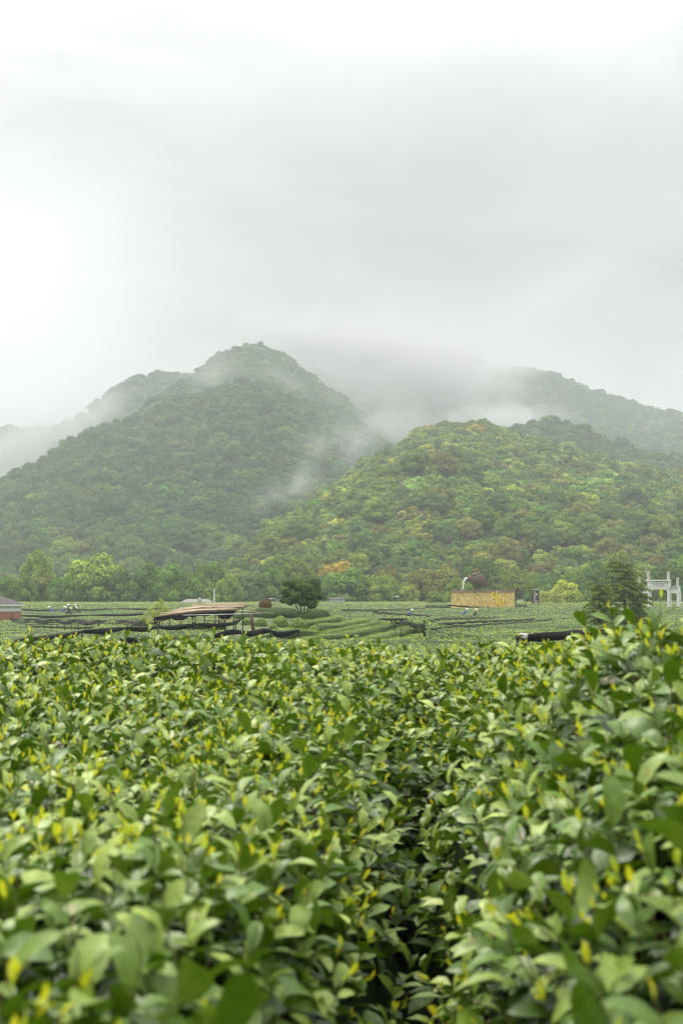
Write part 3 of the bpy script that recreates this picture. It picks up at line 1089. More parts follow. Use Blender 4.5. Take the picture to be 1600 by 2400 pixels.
def net_line(pts, h, label, thick=.10, net=True, post_every=5.0, posts='dark', rail=True, sag=.10, mnet=None, group='rolled shade nets on post lines', depth=None, far=320, cut=0.0, pos=None, lower=False):
    """pts: pixel polyline of the net roll, h its height above ground"""
    W_ = []
    for i, q_ in enumerate(pts):
        if depth is not None:
            d_ = depth[0] + (depth[1] - depth[0]) * i / (len(pts) - 1)
            W_.append(P(q_[0], q_[1], d_))
        else:
            W_.append(spot(q_[0], q_[1], h, far=far))
    if depth is None and len(W_) > 2:   # smooth the depths
        ds = [w.y for w in W_]
        fit = np.polyfit([q_[0] for q_ in pts], ds, 1)
        W_ = [P(q_[0], q_[1], float(np.polyval(fit, q_[0]))) for q_ in pts]
    root = empty('shade_net_line', (W_[0].x, W_[0].y, float(ground(W_[0].x, W_[0].y))), 0, label, 'shade net', group)
    o0 = Vector(root.location)
    W_ = [w - o0 for w in W_]
    # resample
    Ls = [0]
    for a_, b_ in zip(W_, W_[1:]):
        Ls.append(Ls[-1] + (b_ - a_).length)
    Lt = Ls[-1]

    def at(s):
        x = np.interp(s, Ls, [w.x for w in W_])
        y = np.interp(s, Ls, [w.y for w in W_])
        z = np.interp(s, Ls, [w.z for w in W_])
        return Vector((x, y, z))
    npst = max(2, int(Lt / post_every) + 1)
    ss = [Lt * i / (npst - 1) for i in range(npst)]
    rr = random.Random(int(pts[0][0] * 7 + pts[0][1]))
    for s in ss:
        p = at(s)
        gz = float(ground(p.x + o0.x, p.y + o0.y)) - o0.z
        if posts == 'dark':
            MB().tube([(p.x, p.y, gz - .2), (p.x + rr.uniform(-.03, .03), p.y, p.z + rr.uniform(.02, .14))], .016 if thick < .07 else .03, 6).build('post', M_POST, root)
        else:
            MB().box((p.x, p.y, (gz + p.z) / 2 - .05), (.05, .05, p.z - gz + .05), bev=.008).build('post', M_WPOST, root)
    if rail:
        MB().tube([at(s) + Vector((0, .04, .03)) for s in np.linspace(0, Lt, npst * 2)], .018, 5).build('rail', M_PIPE if posts != 'dark' else M_POST, root)
    if net:
        nn_ = max(12, int(Lt / .45))
        mb = MB()
        c_, rad_ = [], []
        for i in range(nn_ + 1):
            s = Lt * i / nn_
            j = min(range(len(ss)), key=lambda a: abs(ss[a] - s))
            half = Lt / (npst - 1) / 2
            f = min(1, abs(ss[j] - s) / half)
            p = at(s)
            bulge = thick * (.55 + .6 * math.sin(f * math.pi / 2)) * rr.uniform(.85, 1.15)
            c_.append(p + Vector((0, 0, -sag * math.sin(f * math.pi / 2) ** 2 - bulge * .3)))
            rad_.append(bulge)
        n = 10
        mb.tube(c_, rad_, n, squash=1.25)
        # pleats along the roll
        for vi in range(len(mb.v)):
            k_ = vi % n
            i_ = vi // n
            if i_ > nn_:
                break
            cen_ = c_[i_]
            v = Vector(mb.v[vi])
            fct = 1 + (.22 if k_ % 2 else -.12) * math.sin(i_ * .8 + k_)
            mb.v[vi] = tuple(cen_ + (v - cen_) * fct)
        o = mb.build('net_roll', mnet or M_NET, root, True)
        # white ties at posts
        if thick >= .1:
            for s in ss[1:-1]:
                p = at(s)
                MB().tube([(p.x - .02, p.y, p.z - .02), (p.x + .03, p.y, p.z - .02)], thick * .72, 10).build('tie', M_WPOST, root)
    return root


# left side
net_line([(-40, 1521), (0, 1511), (55, 1498), (100, 1493), (150, 1488), (200, 1478), (295, 1472)], 1.0, 'thick black net roll sweeping from the left edge just above the foreground tea', .08, depth=(44, 62), post_every=3.4, sag=.06)
net_line([(295, 1472), (350, 1470), (400, 1468), (470, 1462), (553, 1461)], 1.0, 'thick black net roll hanging under the front of the bamboo shelter', .075, depth=(62, 70), post_every=2.6, sag=.07)
net_line([(60, 1503), (120, 1504), (190, 1508)], .8, 'short lower black net roll under the left sweeping roll', .06, depth=(48, 48), post_every=2)
net_line([(285, 1496), (340, 1498), (400, 1500)], .5, 'short black net roll half hidden at the foreground tea edge, left of the shelter', .09, depth=(52, 52), post_every=2)
net_line([(490, 1493), (540, 1477), (585, 1484), (627, 1475), (655, 1486), (700, 1477)], .9, 'black net roll in two drooping swags in front of the domed bushes', .10, depth=(62, 66), post_every=1.6, sag=.03)
net_line([(20, 1427), (120, 1429), (250, 1427), (400, 1425)], 1.15, 'farthest net line across the left field', 0.060, mnet=M_NETG, post_every=7)
net_line([(30, 1442), (150, 1443), (260, 1440), (372, 1437)], 1.15, 'second farthest net line across the left field', 0.078, mnet=M_NETG, post_every=8)
net_line([(25, 1450), (90, 1451), (180, 1453), (260, 1456), (345, 1452)], 1.1, 'drooping wide net line right of the pump house', 0.102, mnet=M_NETG, post_every=9, sag=.18)
net_line([(30, 1456), (140, 1458), (250, 1460), (340, 1459)], 1.0, 'lower strand of net just beneath the wide net line at left', 0.042, mnet=M_NETG, post_every=9)
net_line([(60, 1464), (116, 1465), (191, 1460), (260, 1463), (330, 1460)], 1.15, 'bare dark post frame with tall posts in the left field', 0.030, net=False, post_every=2.0)
net_line([(75, 1468), (180, 1472), (250, 1470), (300, 1468), (360, 1462)], .9, 'thin brown-railed net strand below the bare post frame', 0.027, post_every=4, sag=.02)
net_line([(-20, 1505), (60, 1490), (190, 1478)], .6, 'pale pipe rail slanting up behind the black roll at left', .05, net=False, posts='white', depth=(60, 84), post_every=12)
# right side
net_line([(800, 1429), (860, 1429), (930, 1428), (985, 1425), (1050, 1421)], 1.0, 'farthest net line right of the knoll', 0.046, mnet=M_NETG, post_every=6)
net_line([(874, 1433), (931, 1438), (970, 1440), (998, 1441), (1037, 1445)], 1.0, 'net strand sloping down to the right with a bunched end', 0.050, mnet=M_NETG, post_every=6)
net_line([(889, 1451), (920, 1451), (951, 1451)], 1.0, 'short straight black net roll right of the knoll', .035, post_every=3, sag=.02)
net_line([(925, 1455), (960, 1457), (985, 1456), (1012, 1453), (1037, 1448), (1088, 1448), (1168, 1446)], 1.05, 'wavy net line below the two tea pickers', 0.038, post_every=4.4, sag=.12)
net_line([(960, 1467), (1000, 1465), (1046, 1461), (1103, 1457), (1160, 1455), (1216, 1453), (1252, 1450)], 1.05, 'thick pale-railed net line, middle of the right field', 0.050, mnet=M_NETG, post_every=5.5, sag=.05)
net_line([(1008, 1474), (1063, 1467), (1100, 1467), (1138, 1463), (1175, 1461), (1216, 1458), (1254, 1456), (1293, 1452)], 1.15, 'thin net strand on evenly spaced dark posts, nearest in nearest in the right field', 0.023, post_every=3.2, sag=.05)
net_line([(1048, 1418), (1100, 1421), (1150, 1424), (1215, 1427), (1290, 1431), (1400, 1433)], .9, 'dark net roll running in front of the teapot wall foot', 0.084, depth=(214, 205), post_every=7, sag=.1)
net_line([(1285, 1423), (1350, 1423), (1420, 1423), (1480, 1424)], 1.3, 'pale pipe rail beyond the field between the sign and the gate', 0.035, net=False, posts='white', depth=(214, 214), post_every=2.5)
net_line([(1212, 1495), (1240, 1492), (1300, 1487), (1370, 1483), (1450, 1478), (1520, 1476)], .8, 'thickest black net bundle just beyond the foreground tea at right', .075, depth=(33, 30), post_every=2.5, sag=.02)

# crumpled pale bag tied at the end of the near net
M_BAG = mat('white_plastic_bag', (.75, .74, .72), .5, var=.1)
p = P(1230, 1491, 32.4)
MB().blob(p, (.075, .06, .06), 8, 3, .35).blob(p + Vector((-.09, 0, .04)), (.05, .05, .03), 6, 5, .4).build('plastic_bag', M_BAG, None, True)
tag(bpy.data.objects['plastic_bag'], 'crumpled white bag tied to the end of the thick black net bundle', 'bag')
MB().tube([p + Vector((.0, 0, .05)), p + Vector((0, 0, -.9))], .02, 6).build('stake', M_POST, bpy.data.objects['plastic_bag'])

# ------------------------------------------------------------------ bamboo shelter
A_, B_, C_, D_ = P(362, 1447, 70), P(552, 1431, 70), P(583, 1419, 75.5), P(458, 1419.5, 75.5)
gz = float(ground(A_.x, A_.y))
sh = empty('bamboo_shelter', (A_.x, A_.y, gz), 0, 'low shelter roofed with tan bamboo poles over black netting', 'shelter')
o0 = Vector(sh.location)
rr = random.Random(5)
for i in range(19):
    t = i / 18
    s_, e_ = A_.lerp(D_, t), B_.lerp(C_, t)
    s_ = s_ + (e_ - s_) * rr.uniform(-.05, .12)
    e_ = e_ + (e_ - s_) * rr.uniform(-.12, .04)
    m_ = (s_ + e_) / 2 + Vector((0, 0, rr.uniform(-.03, .05)))
    r_ = rr.uniform(.03, .055)
    MB().tube([s_ - o0 + Vector((0, 0, .06)), m_ - o0 + Vector((0, 0, .06 + r_)), e_ - o0 + Vector((0, 0, .06))], [r_, r_ * .9, r_ * .7], 7).build('roof_pole', M_BAMB, sh, True)
q = MB()
nu, nv = 16, 6
VV = []
for j in range(nv + 1):
    for i in range(nu + 1):
        pt = A_.lerp(B_, i / nu).lerp(D_.lerp(C_, i / nu), j / nv) - o0
        VV.append(pt + Vector((0, 0, -.02 - .03 * math.sin(i * 1.3 + j))))
q.add(VV, [(j * (nu + 1) + i, j * (nu + 1) + i + 1, (j + 1) * (nu + 1) + i + 1, (j + 1) * (nu + 1) + i) for j in range(nv) for i in range(nu)])
q.build('roof_net', M_NET, sh, True)
# hanging net drapes along the front edge
q = MB()
VV, FF = [], []
n = 60
for i in range(n + 1):
    t = i / n
    pt = A_.lerp(B_, t) - o0
    px_ = 362 + 190 * t
    drop = .10 + .05 * abs(math.sin(t * 17))
    if px_ < 400:
        drop = .33 * max(.3, 1 - (px_ - 362) / 60)
    elif px_ < 445:
        drop = .22 * math.sin((px_ - 398) / 48 * math.pi) + .06
    elif px_ > 508:
        drop = .34 * math.sin((px_ - 505) / 48 * math.pi) + .08
    VV += [pt + Vector((0, -.02, .02)), pt + Vector((0, -.05 + .04 * math.sin(i * 1.1), -drop * .5)), pt + Vector((0, .02 * math.sin(i), -drop))]
for i in range(n):
    for j in range(2):
        a = i * 3 + j
        FF.append((a, a + 3, a + 4, a + 1))
q.add(VV, FF)
q.build('net_drape', M_NET, sh, True)
for (px_, t) in ((366, 0), (398, 0), (425, 0), (452, 0), (480, 0), (505, 0), (528, 0), (548, 0), (400, 1), (480, 1), (560, 1)):
    tt = (px_ - 362) / 190
    pt = (A_.lerp(B_, tt) if t == 0 else D_.lerp(C_, max(0, (px_ - 400) / 180)))
    g_ = float(ground(pt.x, pt.y))
    MB().tube([Vector((pt.x, pt.y, g_ - .2)) - o0, pt - o0], .03, 6).build('post', M_POST, sh)
MB().tube([P(430, 1442, 69.6) - o0, P(612, 1438, 69) - o0], .022, 5).build('pipe_rail', M_PIPE, sh)
MB().tube([P(365, 1456, 69.6) - o0, P(560, 1452, 69) - o0], .018, 5).build('lower_rail', M_BAMB, sh)
MB().tube([P(560, 1431, 70) - o0, P(585, 1433, 69) - o0, P(640, 1438, 69) - o0], [.04, .03, .018], 6).build('long_pole', M_BAMB, sh)
# brown leaning post
p0, p1 = P(594, 1470, 84), P(588, 1438, 84)
o = MB().tube([(0, 0, -.2), (p1.x - p0.x, 0, p1.z - p0.z)], [.11, .085], 8).build('wooden_post', mat('weathered_wood', (.11, .07, .045), .9, var=.3), None, True)
o.location = p0
tag(o, 'short thick brown post leaning beside the shelter', 'post')

# pale sapling left of the shelter
M_SAP = leaf_mat('pale_sapling_leaves', (.22, .32, .06), (.42, .50, .10), (.68, .68, .16), rough=.5, spec=.35, trans=.35)
p = P(372, 1466, 74)
sp0 = empty('sapling', (p.x, 74, float(ground(p.x, 74))), 0, 'sapling with pale yellow-green leaves beside the left end of the shelter', 'sapling')
rr = np.random.default_rng(21)
q = MB()
LV, LF, n0, shd = [], [], 0, []
for (px_, py_, sz) in ((377, 1407, .12), (368, 1418, .2), (380, 1424, .26), (392, 1428, .24), (352, 1428, .2), (340, 1443, .16), (332, 1452, .14), (360, 1440, .24), (376, 1438, .24), (345, 1455, .16), (388, 1436, .22), (367, 1450, .22), (356, 1457, .16), (378, 1413, .14)):
    c = P(px_, py_, 74 + rr.uniform(-.4, .4)) - Vector(sp0.location)
    q.tube([(0, 0, -.1), (c.x * .4, c.y * .3, c.z * .55), c], [.025, .015, .006], 5)
    m = int(200 * (sz / .2))
    dd = rr.normal(size=(m, 3)) * sz * .42
    lv, lf = leafy_surface(np.array(c) + dd, rr.normal(size=(m, 3)) + np.array([0, -.5, 1]), .034, rr)
    LV.append(lv)
    LF.append(lf + n0)
    n0 += len(lv)
    shd.append(np.clip(.5 + rr.normal(0, .25, m), 0, 1))
q.build('stem', M_BARK, sp0)
link('foliage', np_mesh('foliage', np.concatenate(LV), np.concatenate(LF), [M_SAP], False, {'shade': ('FACE', np.concatenate(shd))}), sp0)

# ------------------------------------------------------------------ conifers at right
M_CON = leaf_mat('conifer_needles', (.024, .044, .010), (.10, .16, .022), (.32, .42, .05), rough=.7, spec=.1, trans=.12)


def conifer(px, top, bot, w, d, seed, label):
    a_, b_ = P(px, top, d), P(px, bot, d)
    gz_ = float(ground(b_.x, d))
    H_ = a_.z - gz_
    hw = w / 2 / FPX * d
    root = empty('conifer', (b_.x, d, gz_), 0, label, 'conifer')
    r = np.random.default_rng(seed)
    q = MB()
    q.tube([(0, 0, -.2), (.03, 0, H_ * .5), (-.02, 0, H_ * .98)], [.13, .08, .02], 8)
    br = MB()
    Vs, Fs, n0, sh_ = [], [], 0, []
    nb = 78
    for i in range(nb):
        f = (i + .5) / nb
        z0 = H_ * (.06 + .92 * f)
        a = i * 2.4 + r.uniform(-.3, .3)
        ln_ = hw * (1.12 - .48 * f ** 3) * r.uniform(.35, 1.15)
        rise = .25 * ln_ * (.3 + f) - .1
        p_ = [np.array([0, 0, z0])]
        for t_ in (.35, .7, 1.0):
            p_.append(np.array([math.cos(a) * ln_ * t_, math.sin(a) * ln_ * t_, z0 + rise * math.sin(t_ * 2) - .22 * ln_ * t_ * t_]))
        br.tube([Vector(v) for v in p_], [.028, .02, .013, .006], 4)
        m = int(125 * ln_ / .8)
        tt_ = r.uniform(.15, 1.05, m)
        bx = np.interp(tt_, [0, .35, .7, 1.05], [v[0] for v in p_])
        by = np.interp(tt_, [0, .35, .7, 1.05], [v[1] for v in p_])
        bz = np.interp(tt_, [0, .35, .7, 1.05], [v[2] for v in p_])
        side = r.normal(0, .11, m)
        hang = -np.abs(r.normal(0, .09, m))
        c = np.stack([bx - math.sin(a) * side, by + math.cos(a) * side, bz + hang + .04], -1)
        # hanging sprays: narrow elongated quads
        up_ = np.stack([math.cos(a) * .5 + r.normal(0, .35, m), math.sin(a) * .5 + r.normal(0, .35, m), -np.abs(r.normal(.55, .35, m))], -1)
        up_ /= np.linalg.norm(up_, axis=1)[:, None]
        sd_ = np.cross(up_, r.normal(size=(m, 3)))
        sd_ /= np.linalg.norm(sd_, axis=1)[:, None]
        l_ = r.uniform(.06, .13, m)[:, None]
        w_ = l_ * .26
        qv = np.stack([c, c + up_ * l_ * .5 + sd_ * w_, c + up_ * l_, c + up_ * l_ * .5 - sd_ * w_], 1).reshape(-1, 3)
        Vs.append(qv)
        Fs.append(n0 + np.arange(m * 4).reshape(m, 4))
        n0 += m * 4
        sh_.append(np.clip(.32 + .35 * (tt_ - .5) + .3 * (hang > -.05) + r.normal(0, .16, m), 0, 1))
    q.build('trunk', M_BARK, root, True)
    br.build('branches', M_BARK, root, True)
    link('needles', np_mesh('needles', np.concatenate(Vs), np.concatenate(Fs), [M_CON], False, {'shade': ('FACE', np.concatenate(sh_))}), root)
    return root


conifer(1462, 1318, 1476, 128, 112, 31, 'taller dark conifer with drooping sprays left of the stone gate')
conifer(1403, 1366, 1480, 84, 110, 32, 'shorter dark conifer standing left of the taller one')
conifer(1494, 1366, 1470, 60, 113, 33, 'slim low conifer pressed against the right side of the taller one')

# ------------------------------------------------------------------ teapot wall
M_WALL = mat('golden_stone_wall', (.40, .25, .085), .8, var=.3, vscale=1.2, bump=.4, bscale=6)
t_ = M_WALL.node_tree
# rain streaks and carved vertical relief bands
tcw = t_.nodes.new('ShaderNodeTexCoord')
mp = t_.nodes.new('ShaderNodeMapping')
mp.inputs['Scale'].default_value = (2.2, 2.2, 1.1)
nz = nd(t_, 'ShaderNodeTexNoise', i_Scale=1.6, i_Detail=7.0, i_Roughness=.65)
t_.links.new(tcw.outputs['Object'], mp.inputs[0])
t_.links.new(mp.outputs[0], nz.inputs['Vector'])
rp = nd(t_, 'ShaderNodeValToRGB')
rp.color_ramp.elements[0].position = .34
rp.color_ramp.elements[0].color = (.34, .22, .06, 1)
rp.color_ramp.elements[1].position = .66
rp.color_ramp.elements[1].color = (.88, .70, .36, 1)
e = rp.color_ramp.elements.new(.5)
e.color = (.66, .47, .14, 1)
t_.links.new(nz.outputs['Fac'], rp.inputs[0])
t_.links.new(rp.outputs[0], t_.nodes['Principled BSDF'].inputs['Base Color'])
M_CAP = mat('brown_coping_stone', (.26, .18, .13), .75, var=.2, vscale=2)
M_GOLD = mat('gilded_lettering', (.95, .72, .05), .4, metal=.0, var=.1)
M_BRONZE = mat('weathered_bronze', (.095, .065, .045), .6, metal=.35, var=.4, vscale=2.5, bump=.5, bscale=5)
M_BRONZE2 = mat('gilt_bronze', (.42, .24, .07), .45, metal=.5, var=.5, vscale=8)
dW = 226.0
wl, wr = P(1057, 1428, 230), P(1194, 1428, 222)
gzw = float(ground((wl.x + wr.x) / 2, 226)) - .15
wt = P(1125, 1388.5, 226).z
yaw = math.atan2(wr.y - wl.y, wr.x - wl.x)
wc = Vector(((wl.x + wr.x) / 2, 226, gzw))
wid = (Vector((wr.x, wr.y, 0)) - Vector((wl.x, wl.y, 0))).length
wall = empty('monument_wall', wc, yaw, 'golden stone wall with yellow calligraphy under the giant teapot', 'wall')
hW = wt - gzw
th = 1.3
q = MB()
nseg = 24
# front slightly bowed
VV, FF = [], []
for i in range(nseg + 1):
    x = -wid / 2 + wid * i / nseg
    yb = -.25 * math.cos(x / wid * math.pi) + .02 * math.sin(i * 2.1)
    VV += [(x, yb, 0), (x, yb, hW), (x, yb + th, hW), (x, yb + th, 0)]
for i in range(nseg):
    for j in range(4):
        a, b = i * 4 + j, i * 4 + (j + 1) % 4
        FF.append((a, a + 4, b + 4, b))
FF += [(0, 1, 2, 3), (nseg * 4 + 3, nseg * 4 + 2, nseg * 4 + 1, nseg * 4)]
q.add(VV, FF)
q.build('wall_face', M_WALL, wall)
q = MB()
VV = []
for i in range(nseg + 1):
    x = (-wid / 2 + wid * i / nseg) * 1.012
    yb = -.25 * math.cos(x / wid * math.pi) - .09
    VV += [(x, yb, hW + .003), (x, yb, hW + .42), (x, yb + th + .18, hW + .42), (x, yb + th + .18, hW + .003)]
q.add(VV, FF)
q.build('coping', M_CAP, wall)
# carved upright slabs of the relief
for k, xf in enumerate((-.46, -.39, -.33, -.24, -.17, -.08, -.01, .06, .12)):
    x = xf * wid
    yb = -.25 * math.cos(x / wid * math.pi)
    MB().box((x, yb - .02, hW * (.5 + .03 * math.sin(k))), (wid * .028 + .1 * (k % 3), .05, hW * (.8 - .06 * (k % 3))), bev=.03).build('relief_slab', M_WALL, wall)
# base ledge
q = MB()
q.box((0, -.32, .14), (wid * 1.02, .5, .34), bev=.02)
q.build('base_ledge', M_WALL, wall)
Minv = Matrix.Rotation(-yaw, 3, 'Z')
CALL = [[(95, 300), (130, 320), (125, 380), (150, 400), (110, 410)], [(125, 290), (160, 330), (130, 370)], [(130, 410), (160, 440), (140, 480)], [(160, 410), (200, 430), (205, 485)], [(215, 470), (190, 430), (185, 390), (165, 400)],
        [(260, 340), (300, 300), (335, 280), (330, 310), (250, 370)], [(290, 330), (345, 345), (270, 400), (300, 415)], [(250, 410), (310, 375), (350, 390), (290, 440)], [(340, 380), (360, 420), (290, 450)],
        [(255, 490), (300, 480), (345, 450), (380, 450)], [(320, 470), (310, 530), (270, 570), (260, 625)], [(290, 520), (350, 500), (330, 560), (295, 590)], [(270, 590), (330, 570), (340, 610), (300, 650)],
        [(390, 470), (430, 430), (440, 450), (400, 500), (380, 540)], [(400, 490), (450, 490), (420, 530), (370, 560)], [(380, 570), (440, 540), (430, 590), (400, 600)], [(440, 560), (430, 620), (460, 635), (500, 590), (510, 540)],
        [(545, 410), (540, 470), (510, 560)], [(500, 500), (560, 480), (585, 470)], [(520, 540), (580, 510), (575, 560)], [(545, 480), (550, 600)]]
GRP = [5, 4, 4, 4, 4]
ci_ = 0
for gcount in GRP:
    q = MB()
    for stp in CALL[ci_:ci_ + gcount]:
        pts = []
        for zx, zy in stp:
            w_ = P(1135 + zx / 10.45, 1360 + zy / 10.45, 223.5)
            l = Minv @ (w_ - wc)
            yb = -.25 * math.cos(l.x / wid * math.pi) - .09
            pts.append(Vector((l.x, yb, l.z)))
        # smooth the brush stroke
        fine = []
        for i in range(len(pts) - 1):
            a0, a1, a2, a3 = pts[max(i - 1, 0)], pts[i], pts[i + 1], pts[min(i + 2, len(pts) - 1)]
            for s in range(5):
                u = s / 5
                fine.append(.5 * ((2 * a1) + (a2 - a0) * u + (2 * a0 - 5 * a1 + 4 * a2 - a3) * u * u + (3 * a1 - a0 - 3 * a2 + a3) * u ** 3))
        fine.append(pts[-1])
        nF = len(fine)
        q.tube(fine, [.045 + .055 * math.sin(math.pi * min(1, (i + 1) / nF * 1.1)) for i in range(nF)], 6)
    q.build('calligraphy_character', M_GOLD, wall, True)
    ci_ += gcount

# teapot, in metres around its own centre; 14.25 zoom px = 1 photo px
sc_ = 226 / FPX


def TP(zx, zy, dy=0):
    return P(1050 + zx / 14.25, 1300 + zy / 14.25, 226 + dy)


tp0 = TP(990, 870)
pot = empty('giant_teapot', Vector((tp0.x, 226, gzw + hW + .42)), 0, 'giant dark bronze teapot tilted to pour, on top of the golden wall', 'sculpture')
po = Vector(pot.location)
tilt = Matrix.Translation(tp0 - po) @ Matrix.Rotation(R(-20), 4, 'Y')
rb = 252 / 14.25 * sc_
prof = [(0.02, -1.0), (.35, -.97), (.62, -.82), (.86, -.55), (.98, -.2), (1.0, .1), (.93, .4), (.78, .66), (.6, .84), (.56, .88), (.5, .88)]
MB().lathe([(r_ * rb, z_ * rb) for r_, z_ in prof], tilt, 32).build('body', M_BRONZE, pot, True)
prof = [(.64, .84), (.66, .9), (.6, .98), (.42, 1.1), (.2, 1.17), (.02, 1.18)]
MB().lathe([(r_ * rb, z_ * rb) for r_, z_ in prof], tilt, 28).build('lid', M_BRONZE, pot, True)
MB().tube([TP(840, 900) - po, TP(760, 850) - po, TP(715, 815) - po, TP(655, 788) - po], [.55, .32, .20, .13], 14).build('spout', M_BRONZE, pot, True)
MB().tube([TP(1040, 640) - po, TP(1080, 570) - po, TP(1150, 553) - po, TP(1215, 580) - po, TP(1265, 650) - po, TP(1280, 740) - po, TP(1245, 850) - po], [.1, .13, .13, .13, .13, .12, .1], 10).build('handle', M_BRONZE, pot, True)
q = MB()
q.tube([TP(940, 1100) - po, TP(935, 1145) - po], [.45, .6], 14)
q.build('foot', M_BRONZE, pot, True)


def figurine(zx, zy, hz, name, parent, pz, m=None, seed=1):
    """small cast cluster of leaves and blossom"""
    rr = random.Random(seed)
    q = MB()
    b = TP(zx, zy) - pz
    for k in range(9):
        a = rr.uniform(0, 6.28)
        d_ = Vector((math.cos(a) * .55, math.sin(a) * .4, rr.uniform(.2, 1))) * hz
        q.tube([b, b + d_ * .6, b + d_], [.05, .08, .02], 6)
    q.blob(b + Vector((0, 0, hz * .35)), (.14, .14, .16), 6, seed, .2)
    q.build(name, m or M_BRONZE2, parent, True)


figurine(900, 570, .62, 'lid_ornament', pot, po, seed=2)
figurine(735, 790, .62, 'spout_ornament', pot, po, seed=3)
q = MB()
rr = random.Random(9)
for k in range(26):
    c = TP(1300 + rr.uniform(-55, 55), 960 + rr.uniform(-100, 130), rr.uniform(-.3, .3)) - po
    q.blob(c, (rr.uniform(.08, .2), .14, rr.uniform(.08, .2)), 5, k, .3)
q.tube([TP(1230, 1130) - po, TP(1235, 1040) - po, TP(1290, 980) - po], [.14, .1, .08], 6)
q.build('cast_flowers', mat('tarnished_cast_bronze', (.16, .12, .06), .6, metal=.3, var=.7, vscale=6), pot, True)
M_WATER = mat('falling_water', (.86, .88, .86), .35, var=.06)
wp = [TP(645, 782), TP(590, 790), TP(550, 825), TP(525, 880), TP(510, 960), TP(497, 1040), TP(490, 1100), TP(487, 1175)]
q = MB()
q.tube([v - po for v in wp], [.11, .16, .15, .14, .12, .10, .13, .17], 8)
q.build('water_stream', M_WATER, pot, True)

# ------------------------------------------------------------------ black upright sign
M_SIGN = mat('dark_sign_board', (.045, .037, .03), .6, var=.3, vscale=2)
M_SIGNW = mat('white_sign_lettering', (.8, .78, .68), .6)
M_SIGNY = mat('pale_yellow_sign_lettering', (.62, .6, .33), .6)
dS = 236
b0, b1 = P(1245.5, 1429, dS), P(1262, 1382, dS)
gs = float(ground(P(1253, 1429, dS).x, dS))
sx = P(1253.5, 1400, dS)
sg = empty('upright_sign', (sx.x, dS, gs), 0, 'tall dark upright sign with white characters right of the golden wall', 'sign')
wS = (1262 - 1245) / FPX * dS
hS = P(1253, 1382, dS).z - gs
q = MB()
# board with a leaf-like slanted top
VV, FF = [], []
out = [(-wS / 2, 0), (wS / 2, 0), (wS / 2 + .02, hS * .8), (wS * .42, hS * .97), (wS * .1, hS), (-wS * .35, hS * .99), (-wS / 2, hS * .95)]
for y in (-.12, .12):
    VV += [(x, y, z) for x, z in out]
nO = len(out)
FF = [tuple(range(nO)), tuple(range(2 * nO - 1, nO - 1, -1))] + [(i, nO + i, nO + (i + 1) % nO, (i + 1) % nO) for i in range(nO)]
FF[0] = tuple(range(nO - 1, -1, -1))[::-1]
q.add(VV, FF)
q.build('board', M_SIGN, sg)
MB().box((0, -.25, .12), (wS * 1.5, .9, .3), bev=.03).build('plinth', M_CAP, sg)


def text(body, size, loc, m, parent, name, extr=.02, rz=0):
    c = bpy.data.curves.new(name, 'FONT')
    c.body = body
    c.size = size
    c.extrude = extr
    c.align_x = 'CENTER'
    c.align_y = 'CENTER'
    o = bpy.data.objects.new(name, c)
    COL.objects.link(o)
    bpy.context.view_layer.update()
    dg = bpy.context.evaluated_depsgraph_get()
    me = bpy.data.meshes.new_from_object(o.evaluated_get(dg))
    bpy.data.objects.remove(o)
    me.materials.clear()
    me.materials.append(m)
    o = link(name, me, parent)
    o.rotation_euler = (R(90), 0, rz)
    o.location = loc
    return o


def zs(zy):
    """height on the sign of row zy of the 31.36x zoom"""
    return P(1253, 1370 + zy / 31.36, dS).z - gs


for ch, zy in (('大', 550), ('斗', 680), ('径', 825), ('茶', 955), ('庄', 1100)):
    text(ch, .40, (-.13, -.145, zs(zy)), M_SIGNW, sg, 'sign_character', .025)
q = MB()
c = (.18, -.15, zs(720))
VV = [(c[0] + math.sin(a) * .12, -.15, c[2] + math.cos(a) * .19) for a in np.linspace(0, 2 * math.pi, 14, endpoint=False)]
q.add(VV + [(x, y + .03, z) for x, y, z in VV], [tuple(range(13, -1, -1))] + [(i, (i + 1) % 14, 14 + (i + 1) % 14, 14 + i) for i in range(14)])
q.build('leaf_emblem', M_SIGNW, sg)
for k, zy in enumerate((1205, 1268, 1330, 1395)):
    q = MB()
    for j in range(9):
        q.box((-.25 + j * .07 + (.04 if k == 3 else 0), -.137, zs(zy)), (.05, .03, .085 if j % 2 else .07), m=0 if j < 4 else 1)
    q.build('small_text_line', [M_SIGNY, M_SIGNW], sg)

# ------------------------------------------------------------------ stone gate
M_STONE = mat('pale_gate_stone', (.74, .75, .70), .75, var=.14, vscale=3, bump=.2, bscale=8)
M_STONE2 = mat('weathered_gate_stone', (.50, .47, .41), .85, var=.22, vscale=3)
M_ENG = mat('engraved_grey', (.24, .25, .22), .85)
dG = 208.0


def GP(zx, zy):
    return P(1480 + zx / 13.07, 1310 + zy / 13.07, dG)


g0 = GP(800, 1600)
gzg = float(ground(g0.x, dG))
gate = empty('stone_gate', (g0.x, dG, gzg), 0, 'pale stone memorial archway with four pillars behind the conifers', 'gate')
go_ = Vector(gate.location)
pw = 92 / 13.07 / FPX * dG


def gbox(x0, z0, x1, z1, dy, name, m, off=0.0, bev=.02):
    a_, b_ = GP(x0, z0) - go_, GP(x1, z1) - go_
    MB().box(((a_.x + b_.x) / 2, off, (a_.z + b_.z) / 2), (abs(b_.x - a_.x), dy, abs(a_.z - b_.z)), bev=bev).build(name, m, gate)


